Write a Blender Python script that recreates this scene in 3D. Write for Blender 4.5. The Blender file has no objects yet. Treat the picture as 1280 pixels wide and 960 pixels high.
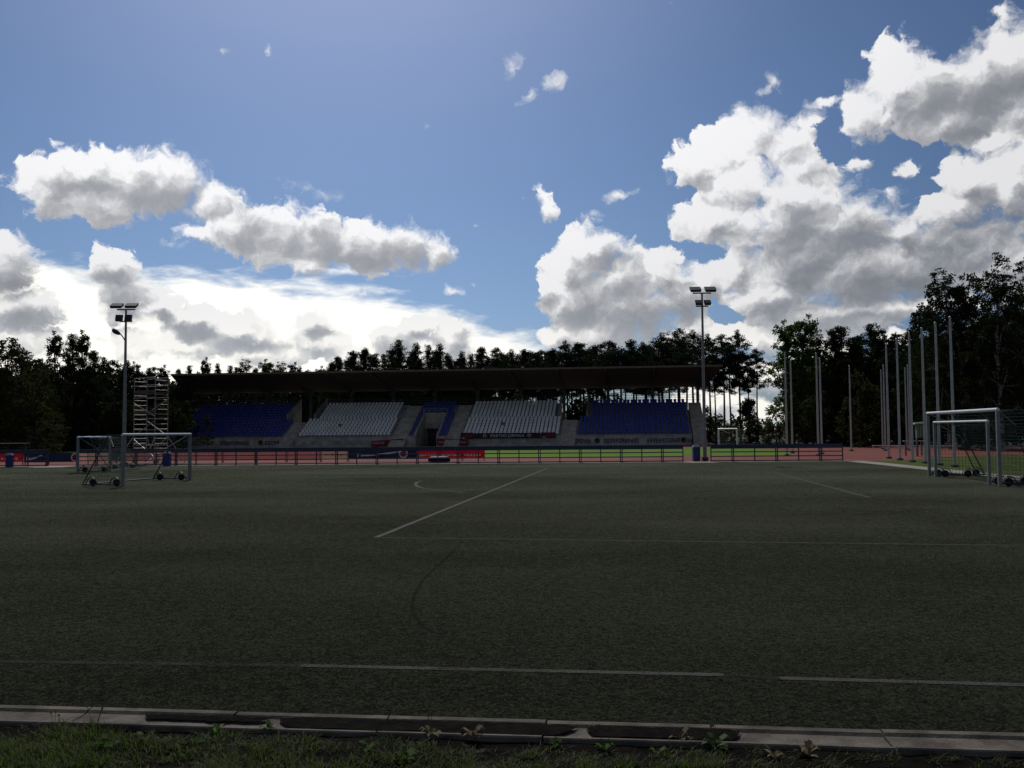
import bpy, bmesh, math, random
from mathutils import Vector, Matrix
random.seed(7)
scene = bpy.context.scene
COL = scene.collection
R = math.radians
FPX, H = 1156.0, 1.82                     # focal length in pixels of a 1280-wide frame, eye height
PITCH, ROLL = math.atan(59.3/1156), R(0.45)

# ------------------------------------------------------------------ camera
cam_d = bpy.data.cameras.new('camera'); cam = bpy.data.objects.new('camera', cam_d); COL.objects.link(cam)
cam_d.sensor_width = 36; cam_d.lens = 36*FPX/1280; cam_d.clip_start = .05; cam_d.clip_end = 6000
cam.location = (0, 0, H)
CAM_R = Matrix.Rotation(math.pi/2+PITCH, 3, 'X') @ Matrix.Rotation(-ROLL, 3, 'Z')
cam.rotation_euler = CAM_R.to_euler()
scene.camera = cam
def ray(px, py):
    return (CAM_R @ Vector(((px-640)/FPX, (480-py)/FPX, -1))).normalized()
def G(px, py, z=0.0):                     # where the line of sight meets the level z
    d = ray(px, py); t = (z-H)/d.z
    return Vector((d.x*t, d.y*t, z))
def D(px, py, Y):                         # point on a line of sight at forward distance Y
    d = ray(px, py); t = Y/d.y
    return Vector((d.x*t, Y, H+d.z*t))
def azel(px, py):
    d = ray(px, py)
    return math.degrees(math.atan2(d.x, d.y)), math.degrees(math.asin(d.z))

# ------------------------------------------------------------------ render settings
scene.render.engine = 'CYCLES'
scene.view_settings.view_transform = 'Standard'; scene.view_settings.look = 'None'
scene.view_settings.gamma = 1; scene.view_settings.use_curve_mapping = False
scene.cycles.max_bounces = 6; scene.cycles.transparent_max_bounces = 24
scene.cycles.diffuse_bounces = 3; scene.cycles.glossy_bounces = 2
SUN_AZ, SUN_EL = -11.0, 44.0
EXPO = -1.0; SKY_S = .12; SKY_T = (.62,.77,1.0); CLOUD_B = 15.6; CLOUD_K = 1.3; SUN_E = 5.0
TURF_A = (.003,.0034,.003); TURF_F0 = (.066,.075,.050); TURF_F1 = (.138,.150,.108); TURF_K = .045; TURF_SP = .0; TURF_SH = .0
# ------------------------------------------------------------------ sky: air from the Sky Texture, clouds from placed, noise-eroded masses
scene.view_settings.exposure = EXPO
world = bpy.data.worlds.new("World"); scene.world = world; world.use_nodes = True
class NT:
    def __init__(s, tree): s.t = tree
    def n(s, typ, **kw):
        x = s.t.nodes.new(typ)
        for k, v in kw.items(): setattr(x, k, v)
        return x
    def put(s, sock, v):
        if isinstance(v, bpy.types.NodeSocket): s.t.links.new(v, sock)
        elif v is not None: sock.default_value = v
    def m(s, op, a, b=None, c=None, clamp=False):
        x = s.n('ShaderNodeMath', operation=op, use_clamp=clamp)
        for i, v in enumerate((a, b, c)):
            if v is not None: s.put(x.inputs[i], v)
        return x.outputs[0]
    def vm(s, op, a, b=None, c=None):
        x = s.n('ShaderNodeVectorMath', operation=op)
        for i, v in enumerate((a, b, c)):
            if v is not None: s.put(x.inputs[i], v)
        return x.outputs['Value' if op in ('LENGTH', 'DOT_PRODUCT', 'DISTANCE') else 'Vector']
    def xyz(s, x, y, z):
        c = s.n('ShaderNodeCombineXYZ')
        for i, v in enumerate((x, y, z)): s.put(c.inputs[i], v)
        return c.outputs[0]
    def sep(s, v):
        c = s.n('ShaderNodeSeparateXYZ'); s.put(c.inputs[0], v); return c.outputs
    def noise(s, vec, scale, detail=4, rough=.55, dist=0., lac=2.0):
        x = s.n('ShaderNodeTexNoise'); s.put(x.inputs['Vector'], vec)
        for k, v in (('Scale', scale), ('Detail', detail), ('Roughness', rough), ('Distortion', dist), ('Lacunarity', lac)): s.put(x.inputs[k], v)
        return x.outputs[0]
    def ramp(s, f, pts, interp='LINEAR'):
        x = s.n('ShaderNodeValToRGB'); x.color_ramp.interpolation = interp
        e = x.color_ramp.elements
        while len(e) < len(pts): e.new(.5)
        for el, (p, c) in zip(e, pts):
            el.position = p; el.color = (c, c, c, 1) if isinstance(c, (int, float)) else (*c, 1)
        s.put(x.inputs[0], f); return x.outputs[0]
    def mr(s, v, a, b, c=0., d=1., smooth=True):
        x = s.n('ShaderNodeMapRange', interpolation_type='SMOOTHSTEP' if smooth else 'LINEAR'); x.clamp = True
        for i, q in enumerate((v, a, b, c, d)): s.put(x.inputs[i], q)
        return x.outputs[0]
    def mix(s, f, a, b, mode='MIX'):
        x = s.n('ShaderNodeMix', data_type='RGBA', blend_type=mode)
        s.put(x.inputs[0], f); s.put(x.inputs[6], a if isinstance(a, bpy.types.NodeSocket) else (*a, 1)); s.put(x.inputs[7], b if isinstance(b, bpy.types.NodeSocket) else (*b, 1))
        return x.outputs[2]

def blob_group(name, blobs, k=.10):
    g = bpy.data.node_groups.new(name, 'ShaderNodeTree')
    g.interface.new_socket('P', in_out='INPUT', socket_type='NodeSocketVector')
    g.interface.new_socket('D', in_out='OUTPUT', socket_type='NodeSocketFloat')
    q = NT(g); gi = q.n('NodeGroupInput'); go = q.n('NodeGroupOutput')
    acc = None; pin = gi.outputs[0]
    for i, b in enumerate(blobs):
        if i and i % 6 == 0:                # evaluate in small batches (shader stack)
            pin = q.vm('ADD', gi.outputs[0], q.vm('SCALE', q.xyz(acc, 0., 0.))); pin.node.inputs[1].links[0].from_node.inputs['Scale'].default_value = 1e-6
        px, py, rx, ry = b[:4]; rot = b[4] if len(b) > 4 else 0; w = b[5] if len(b) > 5 else 1
        a, e = azel(px, py)
        mp = q.n('ShaderNodeMapping', vector_type='TEXTURE'); q.put(mp.inputs[0], pin)
        mp.inputs['Location'].default_value = (a, e, 0); mp.inputs['Rotation'].default_value = (0, 0, R(-rot))
        mp.inputs['Scale'].default_value = (rx/20.2, ry/20.2, 1)
        l = q.vm('LENGTH', mp.outputs[0])
        d = q.m('MULTIPLY_ADD', l, -w, w)
        acc = d if acc is None else q.m('SMOOTH_MAX', acc, d, k)
    g.links.new(acc, go.inputs[0]); return g
CUMULUS = [
 # long bank, upper left
 (60,232,44,35),(100,222,62,44),(160,232,70,46),(215,225,52,42),(262,252,50,32,10),(130,250,90,30),
 (290,285,62,34,10),(345,292,60,44),(395,305,60,46),(455,308,62,40),(505,312,58,34),(545,320,30,26),(250,292,40,16),(385,330,50,20),
 # middle towering cloud
 (738,318,52,46),(705,335,36,42),(775,345,55,48),(828,342,36,36),(850,372,42,50),(780,385,88,56),(715,375,44,36),(690,358,40,16),(740,418,70,34),(860,415,60,40),(681,258,15,30,-25,.6),(880,352,28,26),(700,418,34,16),
 # great bank on the right
 (866,207,36,32,20),(900,190,44,40),(945,162,46,34),(985,178,40,30),(1000,205,44,44),(925,228,66,44),(1000,245,80,54),(890,275,54,34),(975,285,100,52),(1055,285,86,48),
 (915,335,30,30),(985,335,88,56),(1060,345,110,54),(960,375,62,46),(1010,395,84,36),(1135,335,105,60),(1225,312,100,62),(1120,292,40,26),(1212,225,42,40),(1190,262,48,34),(1265,225,60,76),(1150,385,92,30),(1250,330,90,52),(950,425,64,22),(1075,202,17,20,0,.8),(1132,207,20,12,10,.7),(1108,236,18,10,-10,.6),(1030,125,26,12,-14,.55),(1008,150,30,10,-8,.5),
 # top right
 (1082,142,38,42),(1120,100,38,56),(1160,118,62,52),(1222,105,72,56),(1275,78,64,60),(1190,148,80,28),(1275,140,56,38),(1240,172,40,14),
 # low horizon bank on the right of the mast
 (900,420,60,24),(1020,440,60,30),(1115,425,30,14),(950,470,60,26),(960,520,70,30),(890,500,60,30),
 # low cumulus on the left
 (10,335,34,44),(25,385,50,30),(138,340,38,32),(150,370,48,34),(195,385,46,28),(15,420,60,24),(240,400,50,24),(300,415,66,30),(385,405,40,24),(400,425,60,24),(225,430,90,26),(330,440,80,24),(490,425,36,32),(520,408,30,20),(565,425,32,34),(540,440,70,26),(430,440,40,20),
]
WISPS = [(640,84,13,22,30,.5),(695,103,19,14,0,.7),(660,121,20,9,-40,.55),(968,100,20,15,-30,.7),(958,112,14,8,-45,.5),(776,243,26,10,-12,.8),(745,264,14,6,0,.5),(281,62,7,5,0,.5),(330,60,10,6,40,.5),(535,157,8,7,0,.4),(565,362,17,10,0,.7),(590,352,10,4,0,.4),
 (843,6,9,5,0,.4),(1135,207,20,13,0,.6),(1115,240,22,14,0,.55),(1028,126,26,9,-10,.5),(1005,143,30,9,-10,.5),(400,242,50,9,12,.38),(360,232,30,8,25,.3),(455,366,40,8,0,.5),(215,305,30,8,15,.35),(590,285,12,5,0,.3),(835,215,8,22,0,.35)]
SHEET = [(20,360,90,44,0,1.2),(60,400,150,80,0,1.5),(200,400,220,60,6,1.4),(330,395,230,50,8,1.3),(460,405,220,44,10,1.2),(560,420,190,34,14,1.0),(100,450,300,70,0,1.5),(400,450,350,60,0,1.3),(400,360,110,16,4,.5),(420,338,60,10,5,.4),(620,440,120,24,8,.9)]

SHADE = [(125,230,42,15),(180,243,72,24),(78,234,30,13),(325,287,28,22),(402,308,48,30),(497,318,58,20),(450,324,60,12),
 (762,327,46,13),(740,392,72,42),(800,400,52,40),(850,392,34,34),(985,287,80,20,8),(1020,332,84,34),(1112,352,92,40),(1165,325,74,34),(1062,292,44,30),(1000,388,80,18),(1205,300,54,26),(1245,285,44,32),(1095,395,90,14),
 (1180,128,84,28,-14),(1232,128,70,30,-8),(1262,112,50,34),(135,347,27,17),(150,374,32,14),(10,347,26,30),(20,402,32,20),(250,416,34,11),(312,432,62,12),(396,416,18,9),(490,432,32,22),(566,434,28,24),(205,396,22,8)]
BRIGHT = [(918,188,70,44),(972,232,80,30,10),(930,272,60,22),(1120,98,36,36),(1098,146,34,26),(728,298,46,18),(702,366,18,44),(1255,205,44,44),(958,352,40,20),(1075,385,50,10),(1050,255,40,20),(1235,75,60,26)]
HOLES = [(1040,178,22,20),(1155,236,30,14),(1100,188,44,11),(884,318,24,12),(905,395,26,14),(1175,398,60,9),(664,330,14,50)]
T = NT(world.node_tree); world.node_tree.nodes.clear()
tc = T.n('ShaderNodeTexCoord')
dx, dy, dz = T.sep(tc.outputs['Generated'])
AZ = T.m('MULTIPLY', T.m('ARCTAN2', dx, dy), 57.29578)
EL = T.m('MULTIPLY', T.m('ARCSINE', dz), 57.29578)
P0 = T.xyz(AZ, EL, 0.0)
# domain warp: edges that curl
wn = T.n('ShaderNodeTexNoise'); T.put(wn.inputs['Vector'], P0); wn.inputs['Scale'].default_value = .55; wn.inputs['Detail'].default_value = 6; wn.inputs['Roughness'].default_value = .6
W1 = T.vm('MULTIPLY', T.vm('SUBTRACT', wn.outputs['Color'], (.5,.5,.5)), (2.4,1.9,0))
P = T.vm('ADD', P0, W1)
GC = blob_group('cumulus_masses', CUMULUS, .15); GW = blob_group('wisp_masses', WISPS, .02); GS = blob_group('sheet_masses', SHEET, .3)
def grp(g, v):
    x = T.n('ShaderNodeGroup', node_tree=g); T.put(x.inputs[0], v); return x.outputs[0]
def billow(v, det=10, vd=4):
    n1 = T.noise(v, .55, det, .60, .0)
    vo = T.n('ShaderNodeTexVoronoi', feature='F1', voronoi_dimensions='2D'); T.put(vo.inputs['Vector'], v)
    vo.inputs['Scale'].default_value = .80; vo.inputs['Detail'].default_value = vd; vo.inputs['Roughness'].default_value = .55; vo.normalize = True
    b = T.m('SUBTRACT', .42, vo.outputs['Distance'])
    return T.m('MULTIPLY_ADD', T.m('SUBTRACT', n1, .5), 1.5, T.m('MULTIPLY', b, .75))
GD = blob_group('shade_masses', SHADE); GB = blob_group('bright_masses', BRIGHT); GH = blob_group('gap_masses', HOLES)
M0 = T.m('SUBTRACT', grp(GC, P), T.m('MULTIPLY', T.m('MAXIMUM', grp(GH, P), 0), 1.15)); B0 = billow(P)
D0 = T.m('SUBTRACT', T.m('ADD', M0, B0), .13)
eps = T.vm('SCALE', T.xyz(D0, 0., 0.)); eps.node.inputs['Scale'].default_value = 1e-6
Pe = T.vm('ADD', P, eps)
Bs = billow(Pe, 4, 2); B1 = billow(T.vm('ADD', Pe, (-.10, .36, 0)), 4, 2)
# optical depth towards the sun: the mass overhead, plus the relief of the billows
relief = T.m('SUBTRACT', B1, Bs)
tau = T.m('ADD', T.m('MULTIPLY', relief, 1.7), T.m('MULTIPLY', T.m('MAXIMUM', T.m('ADD', M0, T.m('ADD', T.m('MULTIPLY', Bs, .75), T.m('MULTIPLY', B0, .25))), 0), .42))
shade = T.m('ADD', T.m('MAXIMUM', grp(GD, Pe), -.35), T.m('MULTIPLY', Bs, .45))
M1 = grp(GC, T.vm('ADD', Pe, (-.45, .75, 0)))
tau = T.m('ADD', tau, T.m('MULTIPLY', T.m('SUBTRACT', M1, M0), 1.9))
tau = T.m('ADD', tau, T.m('MULTIPLY', shade, .95))
tau = T.m('SUBTRACT', tau, T.m('MULTIPLY', T.m('MAXIMUM', grp(GB, Pe), 0), .8))
tau = T.m('MAXIMUM', T.m('ADD', tau, .40), 0)
lit = T.m('POWER', 2.718, T.m('MULTIPLY', T.m('POWER', tau, 1.35), -CLOUD_K))
thin = T.noise(P0, .22, 2, .5)                              # some edges crisp, some frayed
alpha = T.m('DIVIDE', T.m('SUBTRACT', D0, .0), T.mr(thin, .40, .62, .16, .60), clamp=True)
alpha = T.mr(alpha, 0., 1.)
# cirrus sheet low on the left
st = T.noise(T.vm('MULTIPLY', P0, (.35,1.3,0)), 1.0, 6, .6, .3)
S0 = T.m('MULTIPLY_ADD', T.m('SUBTRACT', st, .5), 1.3, grp(GS, P0))
alphaS = T.m('MULTIPLY', T.mr(S0, .05, .75), .97)
Wd = T.m('MULTIPLY_ADD', T.m('SUBTRACT', T.noise(P, 1.3, 8, .62), .5), 1.0, grp(GW, P))
alphaW = T.m('MULTIPLY', T.mr(Wd, .08, .85), .95)

sky = T.n('ShaderNodeTexSky', sky_type='NISHITA'); sky.sun_disc = False
sky.sun_elevation = R(SUN_EL); sky.sun_rotation = R(SUN_AZ); sky.air_density = 1.0; sky.dust_density = .6; sky.ozone_density = 1.6
# nearness to the sun: forward scattering makes clouds there brighter
sdir = (math.sin(R(SUN_AZ))*math.cos(R(SUN_EL)), math.cos(R(SUN_AZ))*math.cos(R(SUN_EL)), math.sin(R(SUN_EL)))
cs = T.vm('DOT_PRODUCT', tc.outputs['Generated'], sdir)
fwd = T.mr(cs, .70, .97, .82, 1.12)
low = T.mr(EL, 2., 9., 1., 0.)
bright = T.mix(low, (1.0,1.0,1.02), (1.28,1.25,1.16))
grey = T.mix(low, T.mix(T.mr(cs, .66, .86), (.215,.235,.28), (.34,.355,.39)), (.50,.54,.60))
ccol = T.mix(lit, grey, bright)
ccol = T.vm('SCALE', ccol); ccol_n = ccol.node; T.put(ccol_n.inputs['Scale'], T.m('MULTIPLY', fwd, CLOUD_B))
scol = T.n('ShaderNodeVectorMath', operation='SCALE'); scol.inputs[0].default_value = (1.,.975,.90); T.put(scol.inputs['Scale'], T.m('MULTIPLY', fwd, CLOUD_B*1.4))
tint = T.mix(T.mr(EL, 0., 14., 0., 1.), (.62,.80,1.16), SKY_T)
col = T.vm('MULTIPLY', sky.outputs[0], tint)
col = T.vm('SCALE', col); T.put(col.node.inputs['Scale'], T.mr(cs, .60, .97, .50, 1.22, smooth=False))
col = T.vm('SCALE', col); T.put(col.node.inputs['Scale'], T.mr(EL, 7., 27., 1.12, .80, smooth=False))
gl = T.n('ShaderNodeVectorMath', operation='SCALE'); gl.inputs[0].default_value = (1.05,.98,1.22); T.put(gl.inputs['Scale'], T.m('MULTIPLY', T.m('POWER', T.mr(cs, .84, .99, 0., 1., smooth=False), 2.), 2.4))
col = T.vm('ADD', col, gl.outputs[0])
col = T.mix(alphaW, col, (CLOUD_B*.95,)*3)
col = T.mix(alphaS, col, scol.outputs[0])
col = T.mix(alpha, col, ccol)
# broken cloud added over the unseen rest of the sky, as fill light
rest = T.m('MULTIPLY', T.m('MULTIPLY', T.mr(B0, -.12, .22), T.mr(T.m('ABSOLUTE', AZ), 42., 70.)), T.mr(EL, 0., 4.))
col = T.mix(T.m('MULTIPLY', rest, .16), col, (CLOUD_B*.8,)*3)
bg = T.n('ShaderNodeBackground'); T.put(bg.inputs[0], col); bg.inputs[1].default_value = SKY_S
out = T.n('ShaderNodeOutputWorld'); world.node_tree.links.new(bg.outputs[0], out.inputs[0])
world.cycles.sampling_method = 'MANUAL'; world.cycles.sample_map_resolution = 512
# ------------------------------------------------------------------ sun
sun_d = bpy.data.lights.new('sun', 'SUN'); sun_d.energy = SUN_E; sun_d.angle = R(.53); sun_d.color = (1, .95, .86)
sun = bpy.data.objects.new('sun', sun_d); COL.objects.link(sun)
_sd = Vector((math.sin(R(SUN_AZ))*math.cos(R(SUN_EL)), math.cos(R(SUN_AZ))*math.cos(R(SUN_EL)), math.sin(R(SUN_EL))))
sun.rotation_euler = _sd.to_track_quat('Z', 'Y').to_euler(); sun.location = (0, 0, 60)

# ------------------------------------------------------------------ materials
MATS = {}
def mat(name, col, rough=.6, spec=.4, metal=0., var=.0, vscale=3., detail=4, col2=None, bump=0., bscale=20., trans=0., coord='Object', stretch=(1,1,1), tcol=None):
    """Principled surface with noise-mottled colour, optional bump and thin-sheet translucency."""
    m = bpy.data.materials.new(name); m.use_nodes = True; t = NT(m.node_tree)
    b = m.node_tree.nodes['Principled BSDF']; o = m.node_tree.nodes['Material Output']
    b.inputs['Roughness'].default_value = rough; b.inputs['Specular IOR Level'].default_value = spec; b.inputs['Metallic'].default_value = metal
    tcd = t.n('ShaderNodeTexCoord').outputs[coord]
    v = t.vm('MULTIPLY', tcd, stretch) if stretch != (1,1,1) else tcd
    if var > 0 or col2:
        c2 = col2 or tuple(max(0, c*(1-var)) for c in col)
        c1 = col if col2 else tuple(min(1, c*(1+var)) for c in col)
        n = t.noise(v, vscale, detail, .6)
        cc = t.mix(t.mr(n, .34, .66), c1, c2)
        t.put(b.inputs['Base Color'], cc)
    else:
        b.inputs['Base Color'].default_value = (*col, 1); cc = None
    if bump > 0:
        bp = t.n('ShaderNodeBump'); bp.inputs['Strength'].default_value = bump; bp.inputs['Distance'].default_value = .02
        t.put(bp.inputs['Height'], t.noise(v, bscale, 5, .65)); t.put(b.inputs['Normal'], bp.outputs[0])
    if trans > 0:
        tr = t.n('ShaderNodeBsdfTranslucent'); ms = t.n('ShaderNodeMixShader')
        if tcol is None and cc is not None: t.put(tr.inputs[0], cc)
        else: tr.inputs[0].default_value = (*(tcol or col), 1)
        ms.inputs[0].default_value = trans
        t.t.links.new(b.outputs[0], ms.inputs[1]); t.t.links.new(tr.outputs[0], ms.inputs[2]); t.t.links.new(ms.outputs[0], o.inputs[0])
    MATS[name] = m; return m
mat('white_paint', (.80,.80,.80), .28, .5, var=.07, vscale=6)
MATS['white_paint'].node_tree.nodes['Principled BSDF'].inputs['Coat Weight'].default_value = .8; MATS['white_paint'].node_tree.nodes['Principled BSDF'].inputs['Coat Roughness'].default_value = .2
mat('grey_metal', (.42,.44,.46), .42, .5, .6, var=.12, vscale=5)
mat('pole_metal', (.46,.46,.44), .5, .4, .3, var=.12, vscale=4)
mat('dark_steel', (.045,.05,.065), .45, .5, .2, var=.2, vscale=5)
mat('navy_steel', (.02,.026,.06), .4, .5, .1, var=.2, vscale=4)
mat('post_dull', (.25,.248,.24), .45, .5, .2, var=.12, vscale=5)
mat('rubber', (.018,.018,.02), .7, .3, var=.3, vscale=15, bump=.3, bscale=40)
mat('tyre_sheen', (.6,.62,.65), .2, .6, var=.2, vscale=9)
mat('net_green', (.03,.07,.055), .7, .2)
mat('net_white', (.5,.52,.52), .7, .2)
mat('concrete', (.44,.40,.35), .85, .2, var=.22, vscale=1.3, bump=.3, bscale=30)
mat('concrete_dark', (.33,.32,.30), .85, .2, var=.2, vscale=.9, bump=.2, bscale=12)
mat('kerb_concrete', (.17,.15,.128), .9, .1, col2=(.07,.062,.054), vscale=3.2, detail=8, bump=.7, bscale=55)
mat('soil', (.007,.006,.005), .95, .02, var=.45, vscale=9, detail=8, bump=1.0, bscale=25)
mat('roof_boards', (.15,.13,.122), .8, .1, col2=(.115,.10,.095), vscale=2., stretch=(.25,3,3))
mat('roof_edge', (.16,.12,.10), .6, .3, var=.15)
mat('seat_blue', (.022,.042,.30), .38, .5, var=.12, vscale=.6)
mat('seat_white', (.82,.82,.80), .4, .5, var=.08, vscale=.6)
mat('letter_blue', (.025,.04,.10), .6, .3)
mat('banner_dark', (.035,.02,.028), .6, .3, var=.2, vscale=1.)
mat('banner_red', (.48,.03,.035), .55, .3, var=.12, vscale=1.)
mat('banner_maroon', (.22,.018,.03), .6, .3, var=.2, vscale=1.)
mat('letter_white', (.75,.74,.74), .6, .3)
mat('letter_pink', (.55,.25,.3), .6, .3)
mat('board_red', (.60,.02,.03), .5, .3, var=.15, vscale=.8, trans=.35, tcol=(.8,.03,.04))
mat('board_navy', (.02,.04,.085), .5, .3, var=.3, vscale=.8, trans=.15, tcol=(.03,.07,.14))
mat('board_slate', (.035,.06,.13), .5, .3, var=.3, vscale=.8, trans=.3, tcol=(.05,.09,.18))
mat('board_pink', (.52,.30,.28), .55, .3, col2=(.46,.23,.22), vscale=.7, trans=.5, tcol=(.62,.36,.33))  # pinkish glow of sun through red cloth, put into the colour
mat('board_cream', (.62,.48,.36), .55, .3, var=.12, vscale=.8, trans=.45, tcol=(.7,.52,.40))
mat('board_green', (.05,.09,.07), .55, .3, var=.2, trans=.2)
mat('bin_blue', (.02,.035,.17), .45, .4, var=.2)
mat('bin_lid', (.28,.32,.36), .5, .4, var=.1)
mat('scaffold_steel', (.30,.30,.28), .5, .4, .4, var=.15, vscale=6)
mat('scaffold_deck', (.10,.085,.07), .75, .2, var=.2, vscale=5)
mat('hut_green', (.10,.17,.12), .6, .3, var=.1)
mat('hut_roof', (.5,.5,.44), .6, .3, var=.1)
mat('lamp_dark', (.025,.026,.03), .5, .4)
mat('lamp_glass', (.10,.09,.09), .15, .6)
mat('car_white', (.7,.72,.74), .3, .5); mat('car_glass', (.02,.025,.03), .1, .6)
mat('bark_pine', (.16,.085,.05), .9, .1, col2=(.07,.045,.032), vscale=3, bump=.6, bscale=9)
mat('bark_dark', (.055,.045,.038), .9, .1, var=.3, vscale=4, bump=.6, bscale=9)
mat('bark_birch', (.42,.41,.38), .8, .2, col2=(.12,.11,.10), vscale=2.2, stretch=(1,1,3))
mat('needles', (.016,.026,.014), .8, .03, col2=(.024,.036,.018), vscale=.5, trans=.12, tcol=(.03,.05,.015), coord='Object')
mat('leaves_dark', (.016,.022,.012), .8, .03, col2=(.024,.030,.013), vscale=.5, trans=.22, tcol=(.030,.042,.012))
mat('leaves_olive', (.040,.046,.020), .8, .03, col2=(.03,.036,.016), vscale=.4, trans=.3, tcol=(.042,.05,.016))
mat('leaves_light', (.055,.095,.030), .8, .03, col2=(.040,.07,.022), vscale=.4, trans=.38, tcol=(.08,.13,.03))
mat('grass_blade', (.030,.046,.011), .6, .15, col2=(.055,.062,.018), vscale=3., trans=.40, tcol=(.09,.135,.024))
mat('weed_leaf', (.045,.09,.02), .6, .1, var=.2, vscale=6, trans=.4, tcol=(.11,.19,.035))
mat('weed_dry', (.16,.13,.07), .7, .2, var=.2, vscale=6, trans=.3)
MATS_ = MATS

# ------------------------------------------------------------------ mesh building
class MB:
    def __init__(s): s.v = []; s.f = []; s.mi = []; s.cur = 0; s.smooth = []
    def mat(s, i): s.cur = i; return s
    def add(s, vs, fs, sm=False):
        o = len(s.v); s.v += [tuple(v) for v in vs]
        for f in fs: s.f.append(tuple(i+o for i in f)); s.mi.append(s.cur); s.smooth.append(sm)
        return s
    def box(s, c, size, rz=0., M=None):
        x, y, z = (k/2 for k in size); M = M or Matrix.Rotation(rz, 3, 'Z'); c = Vector(c)
        vs = [c + M @ Vector(p) for p in ((-x,-y,-z),(x,-y,-z),(x,y,-z),(-x,y,-z),(-x,-y,z),(x,-y,z),(x,y,z),(-x,y,z))]
        return s.add(vs, [(0,3,2,1),(4,5,6,7),(0,1,5,4),(1,2,6,5),(2,3,7,6),(3,0,4,7)])
    def hexa(s, vs): return s.add(vs, [(0,3,2,1),(4,5,6,7),(0,1,5,4),(1,2,6,5),(2,3,7,6),(3,0,4,7)])
    def tube(s, pts, r, n=6, r2=None, caps=True):
        pts = [Vector(p) for p in pts]; k = len(pts); r2 = r if r2 is None else r2
        o = len(s.v); vs = []
        up = None
        for i, p in enumerate(pts):
            d = (pts[min(i+1,k-1)] - pts[max(i-1,0)]).normalized()
            if up is None: up = Vector((0,0,1)) if abs(d.z) < .9 else Vector((1,0,0))
            a = d.cross(up).normalized(); b = d.cross(a).normalized(); up = -b if False else up
            rr = r + (r2-r)*i/max(1,k-1)
            for j in range(n):
                t = 2*math.pi*j/n; vs.append(p + a*(rr*math.cos(t)) + b*(rr*math.sin(t)))
        fs = [(i*n+j, i*n+(j+1)%n, (i+1)*n+(j+1)%n, (i+1)*n+j) for i in range(k-1) for j in range(n)]
        s.add(vs, fs, True)
        if caps: s.add([vs[j] for j in range(n)], [tuple(range(n))[::-1]]); s.add([vs[(k-1)*n+j] for j in range(n)], [tuple(range(n))])
        return s
    def lathe(s, c, prof, n=16, M=None):
        c = Vector(c); M = M or Matrix.Identity(3); vs = []; k = len(prof)
        for (r, z) in prof:
            for j in range(n):
                t = 2*math.pi*j/n; vs.append(c + M @ Vector((r*math.cos(t), r*math.sin(t), z)))
        return s.add(vs, [(i*n+j, i*n+(j+1)%n, (i+1)*n+(j+1)%n, (i+1)*n+j) for i in range(k-1) for j in range(n)], True)
    def poly(s, pts): return s.add(pts, [tuple(range(len(pts)))])
    def build(s, name, mats, parent=None):
        me = bpy.data.meshes.new(name); me.from_pydata(s.v, [], s.f)
        for m in (mats if isinstance(mats, (list, tuple)) else [mats]): me.materials.append(MATS[m])
        me.polygons.foreach_set('material_index', s.mi); me.polygons.foreach_set('use_smooth', s.smooth); me.update()
        return link(name, me, parent)
def link(name, me, parent=None):
    o = bpy.data.objects.new(name, me); COL.objects.link(o)
    if parent is not None: o.parent = parent
    return o
def tag(o, label=None, cat=None, group=None, kind=None):
    for k, v in (('label', label), ('category', cat), ('group', group), ('kind', kind)):
        if v: o[k] = v
    return o
def empty(name, loc, rz=0., label=None, cat=None, group=None):
    e = bpy.data.objects.new(name, None); COL.objects.link(e); e.location = loc; e.rotation_euler = (0,0,rz); e.empty_display_size = .3
    return tag(e, label, cat, group)
def kids(o): return [c for c in bpy.data.objects if c.parent == o]
def copy_tree(o, parent=None):
    c = o.copy(); COL.objects.link(c)
    if parent is not None: c.parent = parent
    for ch in kids(o): copy_tree(ch, c)
    return c
def sheet(name, pts, m, z, kind='structure'):
    o = MB().poly([(p[0], p[1], z) for p in pts]).build(name, m); return tag(o, kind=kind)
def text_mb(mb, body, M, size, ext=.004):
    """Lettering as real geometry: M maps (x right, y up, z out) to the thing's space."""
    cu = bpy.data.curves.new('lettering', 'FONT'); cu.body = body; cu.size = size; cu.extrude = ext; cu.align_x = 'CENTER'; cu.align_y = 'CENTER'
    o = bpy.data.objects.new('lettering', cu); COL.objects.link(o); dg = bpy.context.evaluated_depsgraph_get(); dg.update()
    me = bpy.data.meshes.new_from_object(o.evaluated_get(dg))
    mb.add([M @ v.co for v in me.vertices], [tuple(p.vertices) for p in me.polygons])
    bpy.data.objects.remove(o); bpy.data.curves.remove(cu); bpy.data.meshes.remove(me)
def frame(o, x, y, z):                                       # columns x, y, z axes
    x, y, z = Vector(x), Vector(y), Vector(z)
    m = Matrix.Identity(4)
    for i in range(3): m[i][0], m[i][1], m[i][2], m[i][3] = x[i], y[i], z[i], o[i]
    return m
A = R(7.5)
E1 = Vector((math.cos(A), -math.sin(A), 0)); E2 = Vector((math.sin(A), math.cos(A), 0))     # along the touchlines / away from the camera
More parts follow.
